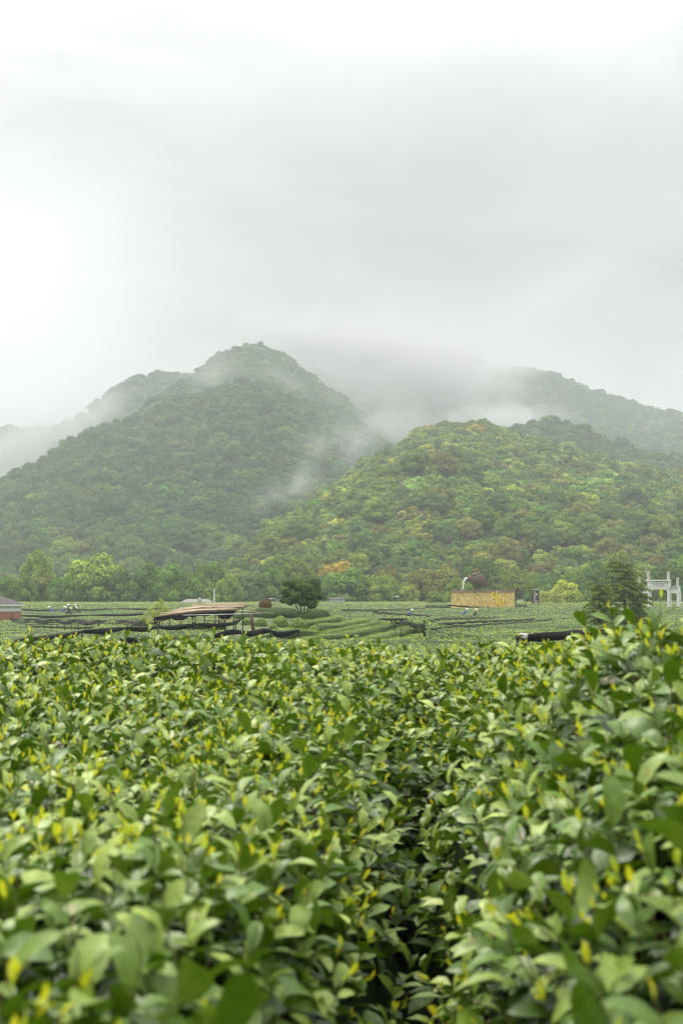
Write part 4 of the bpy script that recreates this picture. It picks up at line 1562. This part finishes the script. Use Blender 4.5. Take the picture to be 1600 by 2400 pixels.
for (xc, top, stone) in ((525, 640, 0), (1130, 640, 0), (1420, 830, 0), (235, 830, 0)):
    a_ = GP(xc, top) - go_
    q = MB()
    q.tube([(a_.x, 0, -.1), (a_.x, 0, a_.z)], [pw * .78, pw * .62], 8)
    q.build('pillar', M_STONE, gate)
    top2 = 385 if top == 640 else 575
    b_ = GP(xc - 45, top2) - go_
    MB().box((b_.x + .1, 0, (a_.z + b_.z) / 2), (.36, .36, b_.z - a_.z), bev=.03).build('pillar_top', M_STONE2, gate)
    MB().box((a_.x, -.0, .18), (.75, .75, .5), bev=.05).build('plinth', M_STONE, gate)
    q = MB()
    for s in (-1, 1):
        q.tube([(a_.x + s * .72, s * .05, .1), (a_.x + s * .2, 0, .95)], [.05, .045], 5)
    q.build('brace', M_STONE, gate)
    MB().box((a_.x + .14, -pw * .72, a_.z * .5), (.05, .03, a_.z * .62)).build('engraved_couplet', M_ENG, gate)
gbox(430, 640, 1180, 680, .8, 'main_cap', M_STONE)
gbox(570, 695, 1080, 745, .34, 'upper_lintel', M_STONE)
gbox(570, 752, 1080, 860, .26, 'name_panel', M_STONE)
gbox(570, 868, 1080, 940, .36, 'lower_lintel', M_STONE)
gbox(640, 765, 645, 855, .30, 'panel_line', M_ENG, bev=0)
gbox(1060, 765, 1066, 855, .30, 'panel_line', M_ENG, bev=0)
gbox(645, 862, 1062, 867, .30, 'panel_line', M_ENG, bev=0)
gbox(645, 746, 1062, 751, .30, 'panel_line', M_ENG, bev=0)
for k in range(5):
    q_ = GP(700 + k * 58, 810) - go_
    text('龙门古茶镇'[k], .26, (q_.x, -.15, q_.z), M_ENG, gate, 'engraved_character', .01)
for (x0, x1) in ((270, 490), (1165, 1385)):
    gbox(x0 - 30, 845, x1 + 25, 880, .6, 'side_cap', M_STONE2)
    gbox(x0, 890, x1, 925, .3, 'side_lintel', M_STONE)
    gbox(x0, 932, x1, 1055, .24, 'side_panel', M_STONE)
q = MB()
for s, x0 in ((1, 560), (-1, 1075)):
    a_, b_ = GP(x0, 942) - go_, GP(x0 + s * 70, 1000) - go_
    q.add([(a_.x, -.1, a_.z), (b_.x, -.1, a_.z), (a_.x, -.1, b_.z), (a_.x, .1, a_.z), (b_.x, .1, a_.z), (a_.x, .1, b_.z)], [(0, 2, 1), (3, 4, 5), (1, 2, 5, 4), (0, 1, 4, 3), (0, 3, 5, 2)])
q.build('corner_bracket', M_STONE, gate)
MB().tube([GP(575, 1290) - go_, GP(1080, 1285) - go_], .035, 6).build('cross_rail', M_PIPE, gate)
MB().tube([GP(1180, 1280) - go_, GP(1370, 1278) - go_], .035, 6).build('cross_rail', M_PIPE, gate)
# court fence with a green hoop right of the gate
M_GREEN = mat('green_paint', (.02, .26, .14), .5)
M_WHITE = mat('white_paint', (.72, .74, .70), .5, var=.06)
cf = empty('metal_goal_post', (P(1596, 1432, 200).x, 200, float(ground(47, 200))), 0, 'white and green metal frame at the right edge beside the gate', 'frame')
co_ = Vector(cf.location)
for x in (1595, 1600.5, 1606):
    MB().tube([P(x, 1430, 200) - co_ + Vector((0, 0, -.4)), P(x - 1, 1386, 200) - co_], .05, 6).build('upright', M_WHITE, cf)
MB().tube([P(1592, 1412, 200) - co_, P(1612, 1411, 200) - co_], .05, 6).build('crossbar', M_WHITE, cf)
q = MB()
q.tube([P(1594, 1386, 200) - co_, P(1594.5, 1369, 200) - co_], .05, 6)
q.tube([P(1592, 1380, 200) - co_, P(1596, 1374, 200) - co_, P(1602, 1373, 200) - co_, P(1608, 1377, 200) - co_], .05, 6)
q.build('green_hoop', M_GREEN, cf)

# ------------------------------------------------------------------ pump house at left
M_BRICK = bpy.data.materials.new('red_brick')
M_BRICK.use_nodes = True
t_ = M_BRICK.node_tree
bt = nd(t_, 'ShaderNodeTexBrick', i_Scale=1.0)
bt.inputs['Color1'].default_value = (.36, .135, .075, 1)
bt.inputs['Color2'].default_value = (.29, .105, .06, 1)
bt.inputs['Mortar'].default_value = (.34, .24, .18, 1)
bt.inputs['Brick Width'].default_value = .24
bt.inputs['Row Height'].default_value = .07
bt.inputs['Mortar Size'].default_value = .008
tcb = nd(t_, 'ShaderNodeTexCoord')
mpb = nd(t_, 'ShaderNodeMapping')
mpb.inputs['Rotation'].default_value = (R(90), 0, 0)
t_.links.new(tcb.outputs['Object'], mpb.inputs[0])
t_.links.new(mpb.outputs[0], bt.inputs['Vector'])
t_.links.new(bt.outputs['Color'], t_.nodes['Principled BSDF'].inputs['Base Color'])
t_.nodes['Principled BSDF'].inputs['Roughness'].default_value = .85
M_PLASTER = mat('white_plaster', (.70, .72, .70), .8, var=.07)
M_ROOF = mat('dark_roof_tiles', (.06, .055, .055), .8, var=.3, vscale=6)
dH = 138.0
hr = P(31.5, 1472, dH)
gh = float(ground(hr.x, dH))
WH = 5.2
house = empty('pump_house', (hr.x - WH / 2, dH, gh), 0, 'small brick pump house with white band and dark roof at the left edge', 'house')
z = lambda py: P(0, py, dH).z - gh
MB().box((0, 1.7, (z(1469) - .3) / 2), (WH + .02, 3.42, z(1469) + .3), bev=.01).build('plinth', mat('mossy_concrete', (.16, .22, .18), .9, var=.2), house)
MB().box((0, 1.7, (z(1433) + z(1469)) / 2), (WH, 3.4, z(1433) - z(1469))).build('brick_wall', M_BRICK, house)
MB().box((0, 1.7, (z(1433) + z(1421)) / 2 + .002), (WH + .01, 3.41, z(1421) - z(1433))).build('white_band', M_PLASTER, house)
ev = 7 / FPX * dH
MB().box((0, 1.7, (z(1421) + z(1417)) / 2 + .004), (WH + 2 * ev, 3.4 + 2 * ev, z(1417) - z(1421)), bev=.02).build('eave', M_WHITE, house)
q = MB()
zb_, zt_ = z(1417) + .006, z(1395)
X_, Y0, Y1 = WH / 2 + ev, -ev, 3.4 + ev
yr = 1.7
q.add([(-X_, Y0, zb_), (X_, Y0, zb_), (X_, Y1, zb_), (-X_, Y1, zb_), (-X_ + 2.0, yr, zt_), (X_ - 2.0, yr, zt_)], [(0, 1, 5, 4), (1, 2, 5), (2, 3, 4, 5), (3, 0, 4), (3, 2, 1, 0)])
q.build('roof', M_ROOF, house)
MB().box((WH / 2 - .08, -.03, z(1452)), (.05, .05, z(1440) - z(1466))).build('drainpipe', M_POST, house)

# ------------------------------------------------------------------ far houses behind the tree line gaps
def cottage(px0, px1, top, bot, d, label, roof_px=6, mroof=None, nwin=3):
    a_, b_ = P(px0, bot, d), P(px1, bot, d)
    g_ = min(float(ground(a_.x, d)), a_.z)
    root = empty('cottage', ((a_.x + b_.x) / 2, d, g_), 0, label, 'house')
    w_ = b_.x - a_.x
    ht = P(px0, top, d).z - g_
    MB().box((0, 2, ht / 2), (w_, 4, ht)).build('wall', M_PLASTER, root)
    rh = roof_px / FPX * d
    q = MB()
    e = .35
    q.add([(-w_ / 2 - e, -e, ht + .003), (w_ / 2 + e, -e, ht + .003), (w_ / 2 + e, 4 + e, ht + .003), (-w_ / 2 - e, 4 + e, ht + .003), (-w_ / 2 + .6, 2, ht + rh), (w_ / 2 - .6, 2, ht + rh)], [(0, 1, 5, 4), (1, 2, 5), (2, 3, 4, 5), (3, 0, 4), (3, 2, 1, 0)])
    q.build('roof', mroof or M_ROOF, root)
    for k in range(nwin):
        x = -w_ / 2 + w_ * (k + .5) / nwin
        f = MB().box((x, -.02, ht * .55), (w_ / nwin * .42, .06, ht * .42)).build('window', M_WHITE, root)
        MB().box((x, -.06, ht * .55), (w_ / nwin * .34, .03, ht * .35)).build('pane', mat('dark_window_glass', (.03, .04, .045), .15), f)
    return root


M_GROOF = mat('grey_roof_tiles', (.20, .19, .18), .8, var=.2, vscale=4)
cottage(428, 492, 1411, 1422, 276, 'low house with a wide grey hipped roof before the left tree line', 7, M_GROOF, 4)
cottage(648, 690, 1408, 1423, 278, 'white cottage glimpsed left of the small round tree', 4, None, 3)
cottage(772, 808, 1404, 1424, 280, 'white cottage glimpsed right of the knoll shrub', 4, None, 2)
# white gable frame beside the grey roof
gf = empty('gable_frame', (P(448, 1424, 270).x, 270, float(ground(-28, 270))), 0, 'thin white gabled frame in front of the grey hipped roof', 'frame')
fo_ = Vector(gf.location)
q = MB()
q.tube([P(437, 1420, 270) - fo_, P(450, 1412, 270) - fo_, P(464, 1420, 270) - fo_], .09, 5)
q.tube([P(437, 1419, 270) - fo_, (P(437, 1419, 270) - fo_) * 1.0 + Vector((0, 0, -1.2))], .07, 5)
q.tube([P(464, 1419, 270) - fo_, (P(464, 1419, 270) - fo_) * 1.0 + Vector((0, 0, -1.2))], .07, 5)
q.tube([P(420, 1420, 270) - fo_, P(520, 1419, 270) - fo_], .08, 5)
q.build('frame_bar', M_WHITE, gf)
# stone finials by the grey roof
o = MB().lathe([(.25, 0), (.3, .3), (.16, .5), (.3, .9), (.34, 1.2), (.2, 1.5), (.02, 1.6)], None, 12).build('stone_lantern', mat('pale_stone', (.42, .38, .3), .9, var=.2), None, True)
o.location = P(468, 1424, 268)
o.location.z = float(ground(o.location.x, 268))
o.scale = (1.15, 1.15, 1.15)
tag(o, 'pale stone lantern in front of the grey hipped roof', 'lantern')


def lamp(px, top, d, label, arm=1):
    a_ = P(px, top, d)
    g_ = float(ground(a_.x, d))
    root = empty('street_lamp', (a_.x, d, g_), 0, label, 'street lamp')
    h = a_.z - g_
    MB().tube([(0, 0, -.1), (0, 0, h * .9), (arm * .15, 0, h), (arm * .9, 0, h * 1.03)], [.09, .06, .05, .04], 7).build('pole', M_PIPE, root, True)
    MB().box((arm * 1.15, 0, h * 1.03), (.75, .3, .14), bev=.05).build('lamp_head', M_WHITE, root)


lamp(918, 1399, 288, 'lone grey street lamp at the far field edge right of the knoll')
lamp(1265, 1383, 250, 'street lamp with curved arm behind the black sign', -1)
lamp(649, 1404, 274, 'short street lamp beside the white cottage left of the round tree', -1)
o = MB().tube([(0, 0, 0), (0, 0, P(502, 1380, 285).z - float(ground(-25, 285)))], [.18, .12], 8).build('white_pole', M_WHITE)
o.location = (P(502, 1400, 285).x, 285, float(ground(-25, 285)))
tag(o, 'plain white pole standing in front of the left tree line', 'pole')

# ------------------------------------------------------------------ tea pickers
M_SKIN = mat('skin', (.45, .28, .2), .6)
M_BLUE = mat('blue_jacket', (.05, .18, .42), .8, var=.15)
M_DARKC = mat('dark_clothes', (.03, .035, .045), .85, var=.2)
M_PURP = mat('violet_jacket', (.16, .15, .45), .8, var=.15)
M_STRAW = mat('straw_hat', (.68, .6, .36), .8, var=.12)
M_WHAT = mat('white_hat', (.82, .80, .74), .7)


def person(px, py, jacket, hat, label, bend=.5, face=1, group=None):
    """py is where the waist meets the tea bushes"""
    w_ = spot(px, py, .75)
    g_ = float(ground(w_.x, w_.y))
    root = empty('person', (w_.x, w_.y, g_), 0, label, 'person', group)
    f = face
    hip = Vector((0, 0, .85))
    ch = hip + Vector((f * .42 * bend, -.05, .42 * (1 - .35 * bend)))
    nk = ch + Vector((f * .12 * bend, -.02, .13))
    hd = nk + Vector((f * .10, -.02, .12))
    vs, es, rs = [], [], []

    def chain(pts, rad, start=None):
        idx = start
        for p_, r_ in zip(pts, rad):
            vs.append(tuple(p_))
            rs.append(r_)
            if idx is not None:
                es.append((idx, len(vs) - 1))
            idx = len(vs) - 1
        return idx
    chain([hip], [.15])
    c = chain([(hip + ch) / 2, ch], [.14, .16], 0)
    n_ = chain([nk], [.06], c)
    chain([hd, hd + Vector((0, 0, .1))], [.10, .085], n_)
    for s in (-1, 1):
        sh_ = ch + Vector((0, s * .17, .04))
        el = sh_ + Vector((f * .16, s * .06, -.24))
        wr_ = el + Vector((f * .22, -s * .04, -.05))
        chain([sh_, el, wr_, wr_ + Vector((f * .09, 0, -.01))], [.07, .05, .035, .03], c)
        kn = Vector((f * .05, s * .10, .46))
        chain([Vector((0, s * .10, .78)), kn, Vector((0, s * .11, .07)), Vector((f * .14, s * .11, .03))], [.10, .075, .05, .04], 0)
    me = bpy.data.meshes.new('person_body')
    me.from_pydata(vs, es, [])
    o = link('body', me, root)
    sk = o.modifiers.new('skin', 'SKIN')
    for v, r_ in zip(me.skin_vertices[0].data, rs):
        v.radius = (r_, r_)
    me.skin_vertices[0].data[0].use_root = True
    ss_ = o.modifiers.new('sub', 'SUBSURF')
    ss_.levels = ss_.render_levels = 1
    bpy.context.view_layer.update()
    dg = bpy.context.evaluated_depsgraph_get()
    nm = bpy.data.meshes.new_from_object(o.evaluated_get(dg))
    o.modifiers.clear()
    o.data = nm
    nm.materials.clear()
    nm.materials.append(jacket)
    nm.materials.append(M_DARKC)
    nm.materials.append(M_SKIN)
    for pl in nm.polygons:
        cz = pl.center
        if (cz - hd).length < .17 and cz.z > nk.z - .02:
            pl.material_index = 2
        elif cz.z < .84 and abs(cz.x) < .2 and cz.z < .8:
            pl.material_index = 1
        pl.use_smooth = True
    q = MB()
    Mh = Matrix.Translation(hd + Vector((0, 0, .09))) @ Matrix.Rotation(R(18 * f), 4, 'Y')
    q.lathe([(.235, -.03), (.22, 0), (.12, .035), (.1, .10), (.02, .135), (.001, .135)], Mh, 16)
    q.build('hat', hat, root, True)
    q = MB()
    q.lathe([(.13, 0), (.16, .12), (.17, .24), (.15, .24), (.14, .03), (.01, .02)], Matrix.Translation((f * .28, -.18, .62)), 14)
    q.build('basket', M_BAMB, root)
    return root


person(1081, 1442, M_BLUE, M_WHAT, 'tea picker in a bright blue jacket bending over the bushes below the golden wall', 1.0, 1)
person(1110, 1446, M_DARKC, M_STRAW, 'tea picker in dark clothes and straw hat below the golden wall', .3, 1)
person(128, 1436, M_PURP, M_WHAT, 'left of two violet-clad tea pickers in the left field', 1.0, -1)
person(142, 1436, M_PURP, M_WHAT, 'right of two violet-clad tea pickers in the left field', 1.0, 1)
person(166, 1432, M_DARKC, M_WHAT, 'left of two dark-clad tea pickers with white hats at the left net end', .4, -1)
person(172, 1432, M_DARKC, M_WHAT, 'right of two dark-clad tea pickers with white hats at the left net end', .4, 1)
person(156, 1440, M_DARKC, M_STRAW, 'straw-hatted tea picker nearest the camera in the left field', .8, 1)
person(190, 1438, M_DARKC, M_STRAW, 'straw-hatted tea picker farthest right in the left field group', .8, -1)
person(952, 1444, M_BLUE, M_WHAT, 'tea picker in blue crouched by the sloping net right of the knoll', 1.0, 1)

# ------------------------------------------------------------------ foreground tea hedges
FX = lambda y: .030 + .062 * (y - 1.4)       # furrow between the two hedges
BD = np.array([(-1, .36), (.6, .37), (1.2, .40), (2, .45), (3, .48), (4.5, .50), (5.7, .49), (7, .42), (8.4, .325), (9.2, .37), (9.8, .60), (10.4, 1.0)])
AY = np.array([(0, .05), (1.2, .10), (2.2, .21), (3.2, .31), (4.2, .355), (5.2, .30), (6.0, .18), (7.0, .06), (8.0, .0), (12, 0)])


def canopy(x, y):
    x, y = np.asarray(x, float), np.asarray(y, float)
    dz = np.interp(y, BD[:, 0], BD[:, 1])
    xf = FX(y)
    s = np.clip((x - xf - .05) / .62, 0, 1)
    s = s * s * (3 - 2 * s)
    rise = np.interp(y, AY[:, 0], AY[:, 1]) * s
    q_ = (x - xf - .02) / .14
    notch = (.52 * np.interp(y, [0, 3.5, 5.5, 7.5], [1, 1, .5, .15])) * np.exp(-q_ * q_)
    und = .03 * vnoise(x, y, 91, 2, 1.3) + .04 * vnoise(x, y, 92, 2, 3.1)
    side = np.clip((np.abs(x) - 3.6) / .5, 0, 1) ** 2 * .7     # hedges end away from the lens axis
    return CZ - (dz - rise + notch + side) + und


def leaf_proto(nrow, fold=.28, droop=.5, width=.2):
    """unit-length leaf along +X, lying in XY, returns verts and quads"""
    t = np.linspace(0, 1, nrow)
    w = width * np.sin(np.pi * np.clip(t * .97 + .03, 0, 1) ** 1.06) ** .54
    w[0] = width * .12
    w[-1] = .004
    V, F = [], []
    x = t - .06 * t ** 3
    z = .12 * np.sin(t * 2.2) - droop * .32 * t ** 2.2
    for i in range(nrow):
        V += [(x[i], -w[i], z[i] + w[i] * fold + .012 * math.sin(i * 2.3)), (x[i], 0, z[i]), (x[i], w[i], z[i] + w[i] * fold + .012 * math.cos(i * 2.1))]
    for i in range(nrow - 1):
        a = i * 3
        F += [(a, a + 3, a + 4, a + 1), (a + 1, a + 4, a + 5, a + 2)]
    return np.array(V), np.array(F)


def frames(n):
    """rotation matrices taking +Z to n"""
    n = n / np.linalg.norm(n, axis=1)[:, None]
    ref = np.tile(np.array([1.0, 0, 0]), (len(n), 1))
    a = np.cross(ref, n)
    a /= np.linalg.norm(a, axis=1)[:, None]
    b = np.cross(n, a)
    return np.stack([b, a, n], -1)       # columns


def scatter_leaves(protoV, protoF, base, dirv, upv, length):
    """place leaves: origin base, along dirv, face normal near upv"""
    d_ = dirv / np.linalg.norm(dirv, axis=1)[:, None]
    s_ = np.cross(upv, d_)
    s_ /= np.maximum(np.linalg.norm(s_, axis=1), 1e-6)[:, None]
    u_ = np.cross(d_, s_)
    Mx = np.stack([d_, s_, u_], -1) * length[:, None, None]
    V = np.einsum('nij,kj->nki', Mx, protoV) + base[:, None, :]
    n, k = len(base), len(protoV)
    F = (protoF[None] + (np.arange(n) * k)[:, None, None]).reshape(-1, 4)
    return V.reshape(-1, 3), F


class Bag:
    def __init__(s):
        s.V, s.F, s.sh, s.n = [], [], [], 0

    def add(s, V, F, sh):
        s.V.append(V)
        s.F.append(F + s.n)
        s.n += len(V)
        s.sh.append(sh)

    def mesh(s, name, m):
        return np_mesh(name, np.concatenate(s.V), np.concatenate(s.F), [m], True, {'shade': ('FACE', np.concatenate(s.sh))})


LV_HI = [leaf_proto(7, .28, dr, wd) for dr, wd in ((.2, .215), (.6, .195), (1.0, .225))]
LV_LO = [leaf_proto(4, .28, dr, wd) for dr, wd in ((.2, .215), (.6, .195), (1.0, .225))]


def build_hedge(side, label):
    r = np.random.default_rng(3 if side < 0 else 4)
    root = empty('tea_hedge', (-.8 if side < 0 else 1.2, 3, CZ - 1.35), 0, label, 'tea hedge', 'foreground tea hedges')
    off = np.array(root.location)
    # shoot sites
    P_, sp_ = [], []
    for (y0, y1, sp, hi) in ((.95, 3.2, .063, True), (3.2, 6.0, .067, False), (6.0, 10.3, .070, False)):
        half = .33 * y1 + .9
        gx, gy = np.meshgrid(np.arange(-half, half, sp), np.arange(y0, y1, sp))
        gx = gx + r.uniform(-.5, .5, gx.shape) * sp
        gy = gy + r.uniform(-.5, .5, gx.shape) * sp
        gx, gy = gx.ravel(), gy.ravel()
        ok = (np.abs(gx) < .33 * gy + .85) & ((gx < FX(gy)) if side < 0 else (gx >= FX(gy)))
        gx, gy = gx[ok], gy[ok]
        P_.append(np.stack([gx, gy], -1))
        sp_.append(np.full(len(gx), 1 if hi else 0))
    XY = np.concatenate(P_)
    HI = np.concatenate(sp_) > 0
    qf = np.abs(XY[:, 0] - FX(XY[:, 1]) - .02) / .17
    thin = (qf < .85) & (XY[:, 1] < 5.5) & (r.random(len(XY)) < .42)
    XY, HI = XY[~thin], HI[~thin]
    e = .03
    zc = canopy(XY[:, 0], XY[:, 1])
    zx = (canopy(XY[:, 0] + e, XY[:, 1]) - canopy(XY[:, 0] - e, XY[:, 1])) / (2 * e)
    zy = (canopy(XY[:, 0], XY[:, 1] + e) - canopy(XY[:, 0], XY[:, 1] - e)) / (2 * e)
    # steeper places get more shoots
    steep = np.sqrt(1 + zx ** 2 + zy ** 2)
    extra = np.where(r.random(len(XY)) < np.clip(steep - 1, 0, 1.6) * .35)[0]
    idx = np.concatenate([np.arange(len(XY)), extra])
    XY = XY[idx] + r.normal(0, .012, (len(idx), 2))
    HI, zx, zy = HI[idx], zx[idx], zy[idx]
    zc = canopy(XY[:, 0], XY[:, 1])
    n = len(XY)
    nrm = np.stack([-zx, -zy, np.ones(n)], -1)
    nrm /= np.linalg.norm(nrm, axis=1)[:, None]
    axis = nrm * .55 + np.array([0, 0, .75]) + r.normal(0, .2, (n, 3))
    axis /= np.linalg.norm(axis, axis=1)[:, None]
    top = np.stack([XY[:, 0], XY[:, 1], zc], -1) + axis * r.normal(0, .022, n)[:, None]
    tall = r.random(n) < .05
    top[tall] += axis[tall] * r.uniform(.03, .09, tall.sum())[:, None]
    Fm = frames(axis)
    ph0 = r.uniform(0, 6.28, n)
    tone = vnoise(XY[:, 0], XY[:, 1], 33, 2, 2.2) * .1
    bag, young, stems = Bag(), Bag(), Bag()
    # mature leaves: seven per shoot going down the stem
    for j in range(8):
        down = .018 + j * .021 + r.uniform(-.008, .008, n)
        keep = r.random(n) < (.92 if j < 6 else .7)
        ph = ph0 + j * 2.4 + r.normal(0, .25, n)
        el = R(40) - j * R(8.5) + r.normal(0, .21, n)        # elevation over the plane square to the stem
        loc = np.stack([np.cos(ph) * np.cos(el), np.sin(ph) * np.cos(el), np.sin(el)], -1)
        dirv = np.einsum('nij,nj->ni', Fm, loc)
        base = top - axis * down[:, None]
        ln = np.clip(r.normal(.066 + .006 * min(j, 4), .016, n), .03, .115) * (1 + .25 * (r.random(n) < .06))
        upv = axis + r.normal(0, .22, (n, 3))
        for g in range(3):
            for hi in (True, False):
                m = keep & (HI == hi) & ((np.arange(n) + j) % 3 == g)
                if not m.any():
                    continue
                pv, pf = (LV_HI if hi else LV_LO)[g]
                V_, F_ = scatter_leaves(pv, pf, base[m], dirv[m], upv[m], ln[m])
                s1 = np.clip(.68 + tone[m] - .085 * j + r.normal(0, .16, m.sum()), 0, 1)  # older lower leaves darker, which also paints shade into the gaps
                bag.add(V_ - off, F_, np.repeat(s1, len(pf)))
    # young leaves and buds at the tip
    has = r.random(n) < .44 * (1 + 1.1 * vnoise(XY[:, 0], XY[:, 1], 55, 2, 3.0)) + .05 * np.clip(XY[:, 1] - 3, 0, 4)
    for j in range(3):
        m = has & (r.random(n) < (1, .9, .6)[j])
        k_ = m.sum()
        ph = ph0[m] + j * 2.6
        el = R((78, 62, 48)[j]) + r.normal(0, .15, k_)
        loc = np.stack([np.cos(ph) * np.cos(el), np.sin(ph) * np.cos(el), np.sin(el)], -1)
        dirv = np.einsum('nij,nj->ni', Fm[m], loc)
        ln = r.uniform(.013, .032, k_) * r.choice([.7, 1, 1.15], k_) * (1 - .04 * j)
        base = top[m] + axis[m] * (.022 - .006 * j)
        pv, pf = leaf_proto(4, .5, .1, .17)
        V_, F_ = scatter_leaves(pv, pf, base, dirv, axis[m] + r.normal(0, .4, (k_, 3)), ln)
        young.add(V_ - off, F_, np.repeat(np.clip(r.normal(.45, .25, k_), 0, 1), len(pf)))
    # stems: three-sided prisms along each shoot
    b0 = top + axis * .024
    b1 = top - axis * .17
    ring = np.array([[math.cos(a), math.sin(a), 0] for a in (0, 2.09, 4.19)])
    rv = np.einsum('nij,kj->nki', Fm, ring)
    V_ = np.concatenate([b0[:, None] + rv * .0011, b1[:, None] + rv * .0019], 1)
    f0 = np.array([(0, 1, 4, 3), (1, 2, 5, 4), (2, 0, 3, 5)])
    F_ = (f0[None] + (np.arange(n) * 6)[:, None, None]).reshape(-1, 4)
    stems.add(V_.reshape(-1, 3) - off, F_, np.full(len(F_), .5))
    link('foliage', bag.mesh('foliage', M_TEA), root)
    link('young_shoots', young.mesh('young_shoots', M_SHOOT), root)
    link('stems', stems.mesh('stems', M_STEM), root)
    # sheet under the leaves, inner shade painted into its near-black colour
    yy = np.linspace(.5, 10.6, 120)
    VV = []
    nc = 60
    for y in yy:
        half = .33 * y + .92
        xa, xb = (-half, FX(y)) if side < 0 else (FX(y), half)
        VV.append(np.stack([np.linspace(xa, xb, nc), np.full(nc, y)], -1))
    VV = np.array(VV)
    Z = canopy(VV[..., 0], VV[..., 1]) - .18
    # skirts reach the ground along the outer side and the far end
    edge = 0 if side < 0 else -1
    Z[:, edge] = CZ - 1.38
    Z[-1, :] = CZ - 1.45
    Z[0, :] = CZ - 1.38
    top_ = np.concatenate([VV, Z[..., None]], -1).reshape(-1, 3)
    me = np_mesh('shaded_thicket', top_ - off, gridF(len(yy), nc), [M_INNER], True)
    link('shaded_thicket', me, root)
    return root


build_hedge(-1, 'glossy tea hedge filling the lower left, left of the dark gap')
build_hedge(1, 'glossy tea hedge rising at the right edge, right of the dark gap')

# ------------------------------------------------------------------ mist over the mountains
def mist_mat(thick, grey=.76):
    m_ = bpy.data.materials.new('mist')
    m_.use_nodes = True
    t_ = m_.node_tree
    t_.nodes.clear()
    out = nd(t_, 'ShaderNodeOutputMaterial')
    pvn = nd(t_, 'ShaderNodeVolumePrincipled')
    pvn.inputs['Color'].default_value = (grey, grey, grey, 1)
    pvn.inputs['Anisotropy'].default_value = 0.0
    tco = nd(t_, 'ShaderNodeTexCoord')
    ln_ = nd(t_, 'ShaderNodeVectorMath', operation='LENGTH')
    t_.links.new(tco.outputs['Object'], ln_.inputs[0])
    geo = nd(t_, 'ShaderNodeNewGeometry')
    sc2 = nd(t_, 'ShaderNodeMapping')
    sc2.inputs['Scale'].default_value = (.026, .012, .032)
    t_.links.new(geo.outputs['Position'], sc2.inputs[0])
    nz = nd(t_, 'ShaderNodeTexNoise', i_Scale=1.0, i_Detail=4.0, i_Roughness=.55, i_Distortion=.6)
    t_.links.new(sc2.outputs[0], nz.inputs['Vector'])
    fall = mth(t_, 'SUBTRACT', 1.0, ln_.outputs['Value'], True)
    fall = mth(t_, 'MULTIPLY', mth(t_, 'POWER', fall, 1.6), 2.2)
    nn_ = mth(t_, 'MULTIPLY', mth(t_, 'SUBTRACT', mth(t_, 'ADD', nz.outputs['Fac'], mth(t_, 'MULTIPLY', fall, .12)), .465, False), 6.0, True)
    den = mth(t_, 'MULTIPLY', mth(t_, 'MULTIPLY', fall, nn_), thick)
    t_.links.new(den, pvn.inputs['Density'])
    t_.links.new(pvn.outputs[0], out.inputs['Volume'])
    return m_


mb = MB()
mb.blob((0, 0, 0), (1, 1, 1), 12, 0, 0)
mist_me = bpy.data.meshes.new('mist')
mist_me.from_pydata([tuple(v) for v in mb.v], [], mb.f)
mist_me.validate()
mist_me.update()


def mist(px, py, d, rx, ry, rz, thick, roll=0.0, grey=.76):
    me_ = mist_me.copy()
    me_.materials.append(mist_mat(thick, grey))
    o = link('mist', me_)
    o.location = P(px, py, d)
    s = d / FPX
    o.scale = (rx * s, ry, rz * s)
    o.rotation_euler = (0, R(roll), 0)
    return tag(o, kind='stuff')


mist(20, 1075, 1230, 330, 150, 70, .020, -32)        # behind the left spur
mist(190, 985, 1290, 190, 110, 60, .010, -36)
mist(740, 1140, 860, 280, 170, 115, .010, -45)       # valley between the hills
mist(650, 1215, 700, 200, 120, 85, .017, -45)
mist(920, 990, 1130, 230, 150, 85, .0045, 15)
mist(1170, 985, 1200, 220, 130, 55, .014, 0)         # behind the right hill
mist(930, 850, 1500, 450, 190, 130, .018, 6, .70)          # low cloud on the saddle
mist(960, 900, 1420, 380, 150, 110, .010, 6, .70)
mist(690, 800, 1440, 260, 150, 70, .012, 14, .70)
mist(500, 905, 1010, 120, 110, 110, .0045, -60)
mist(640, 950, 1080, 110, 120, 110, .0070, 50)
mist(1140, 860, 1600, 240, 140, 60, .009, -8)

# ------------------------------------------------------------------ haze
M_HAZE = bpy.data.materials.new('haze')
M_HAZE.use_nodes = True
t_ = M_HAZE.node_tree
t_.nodes.clear()
out = nd(t_, 'ShaderNodeOutputMaterial')
pv = nd(t_, 'ShaderNodeVolumePrincipled')
pv.inputs['Color'].default_value = (.80, .852, .875, 1)
pv.inputs['Density'].default_value = 0.00038
pv.inputs['Anisotropy'].default_value = 0.2
t_.links.new(pv.outputs[0], out.inputs['Volume'])
hz = MB().box((0, 1100, 160), (2600, 2900, 380)).build('haze', M_HAZE)
tag(hz, kind='stuff')
print('OBJECTS', len(bpy.data.objects), 'trees', len(T))
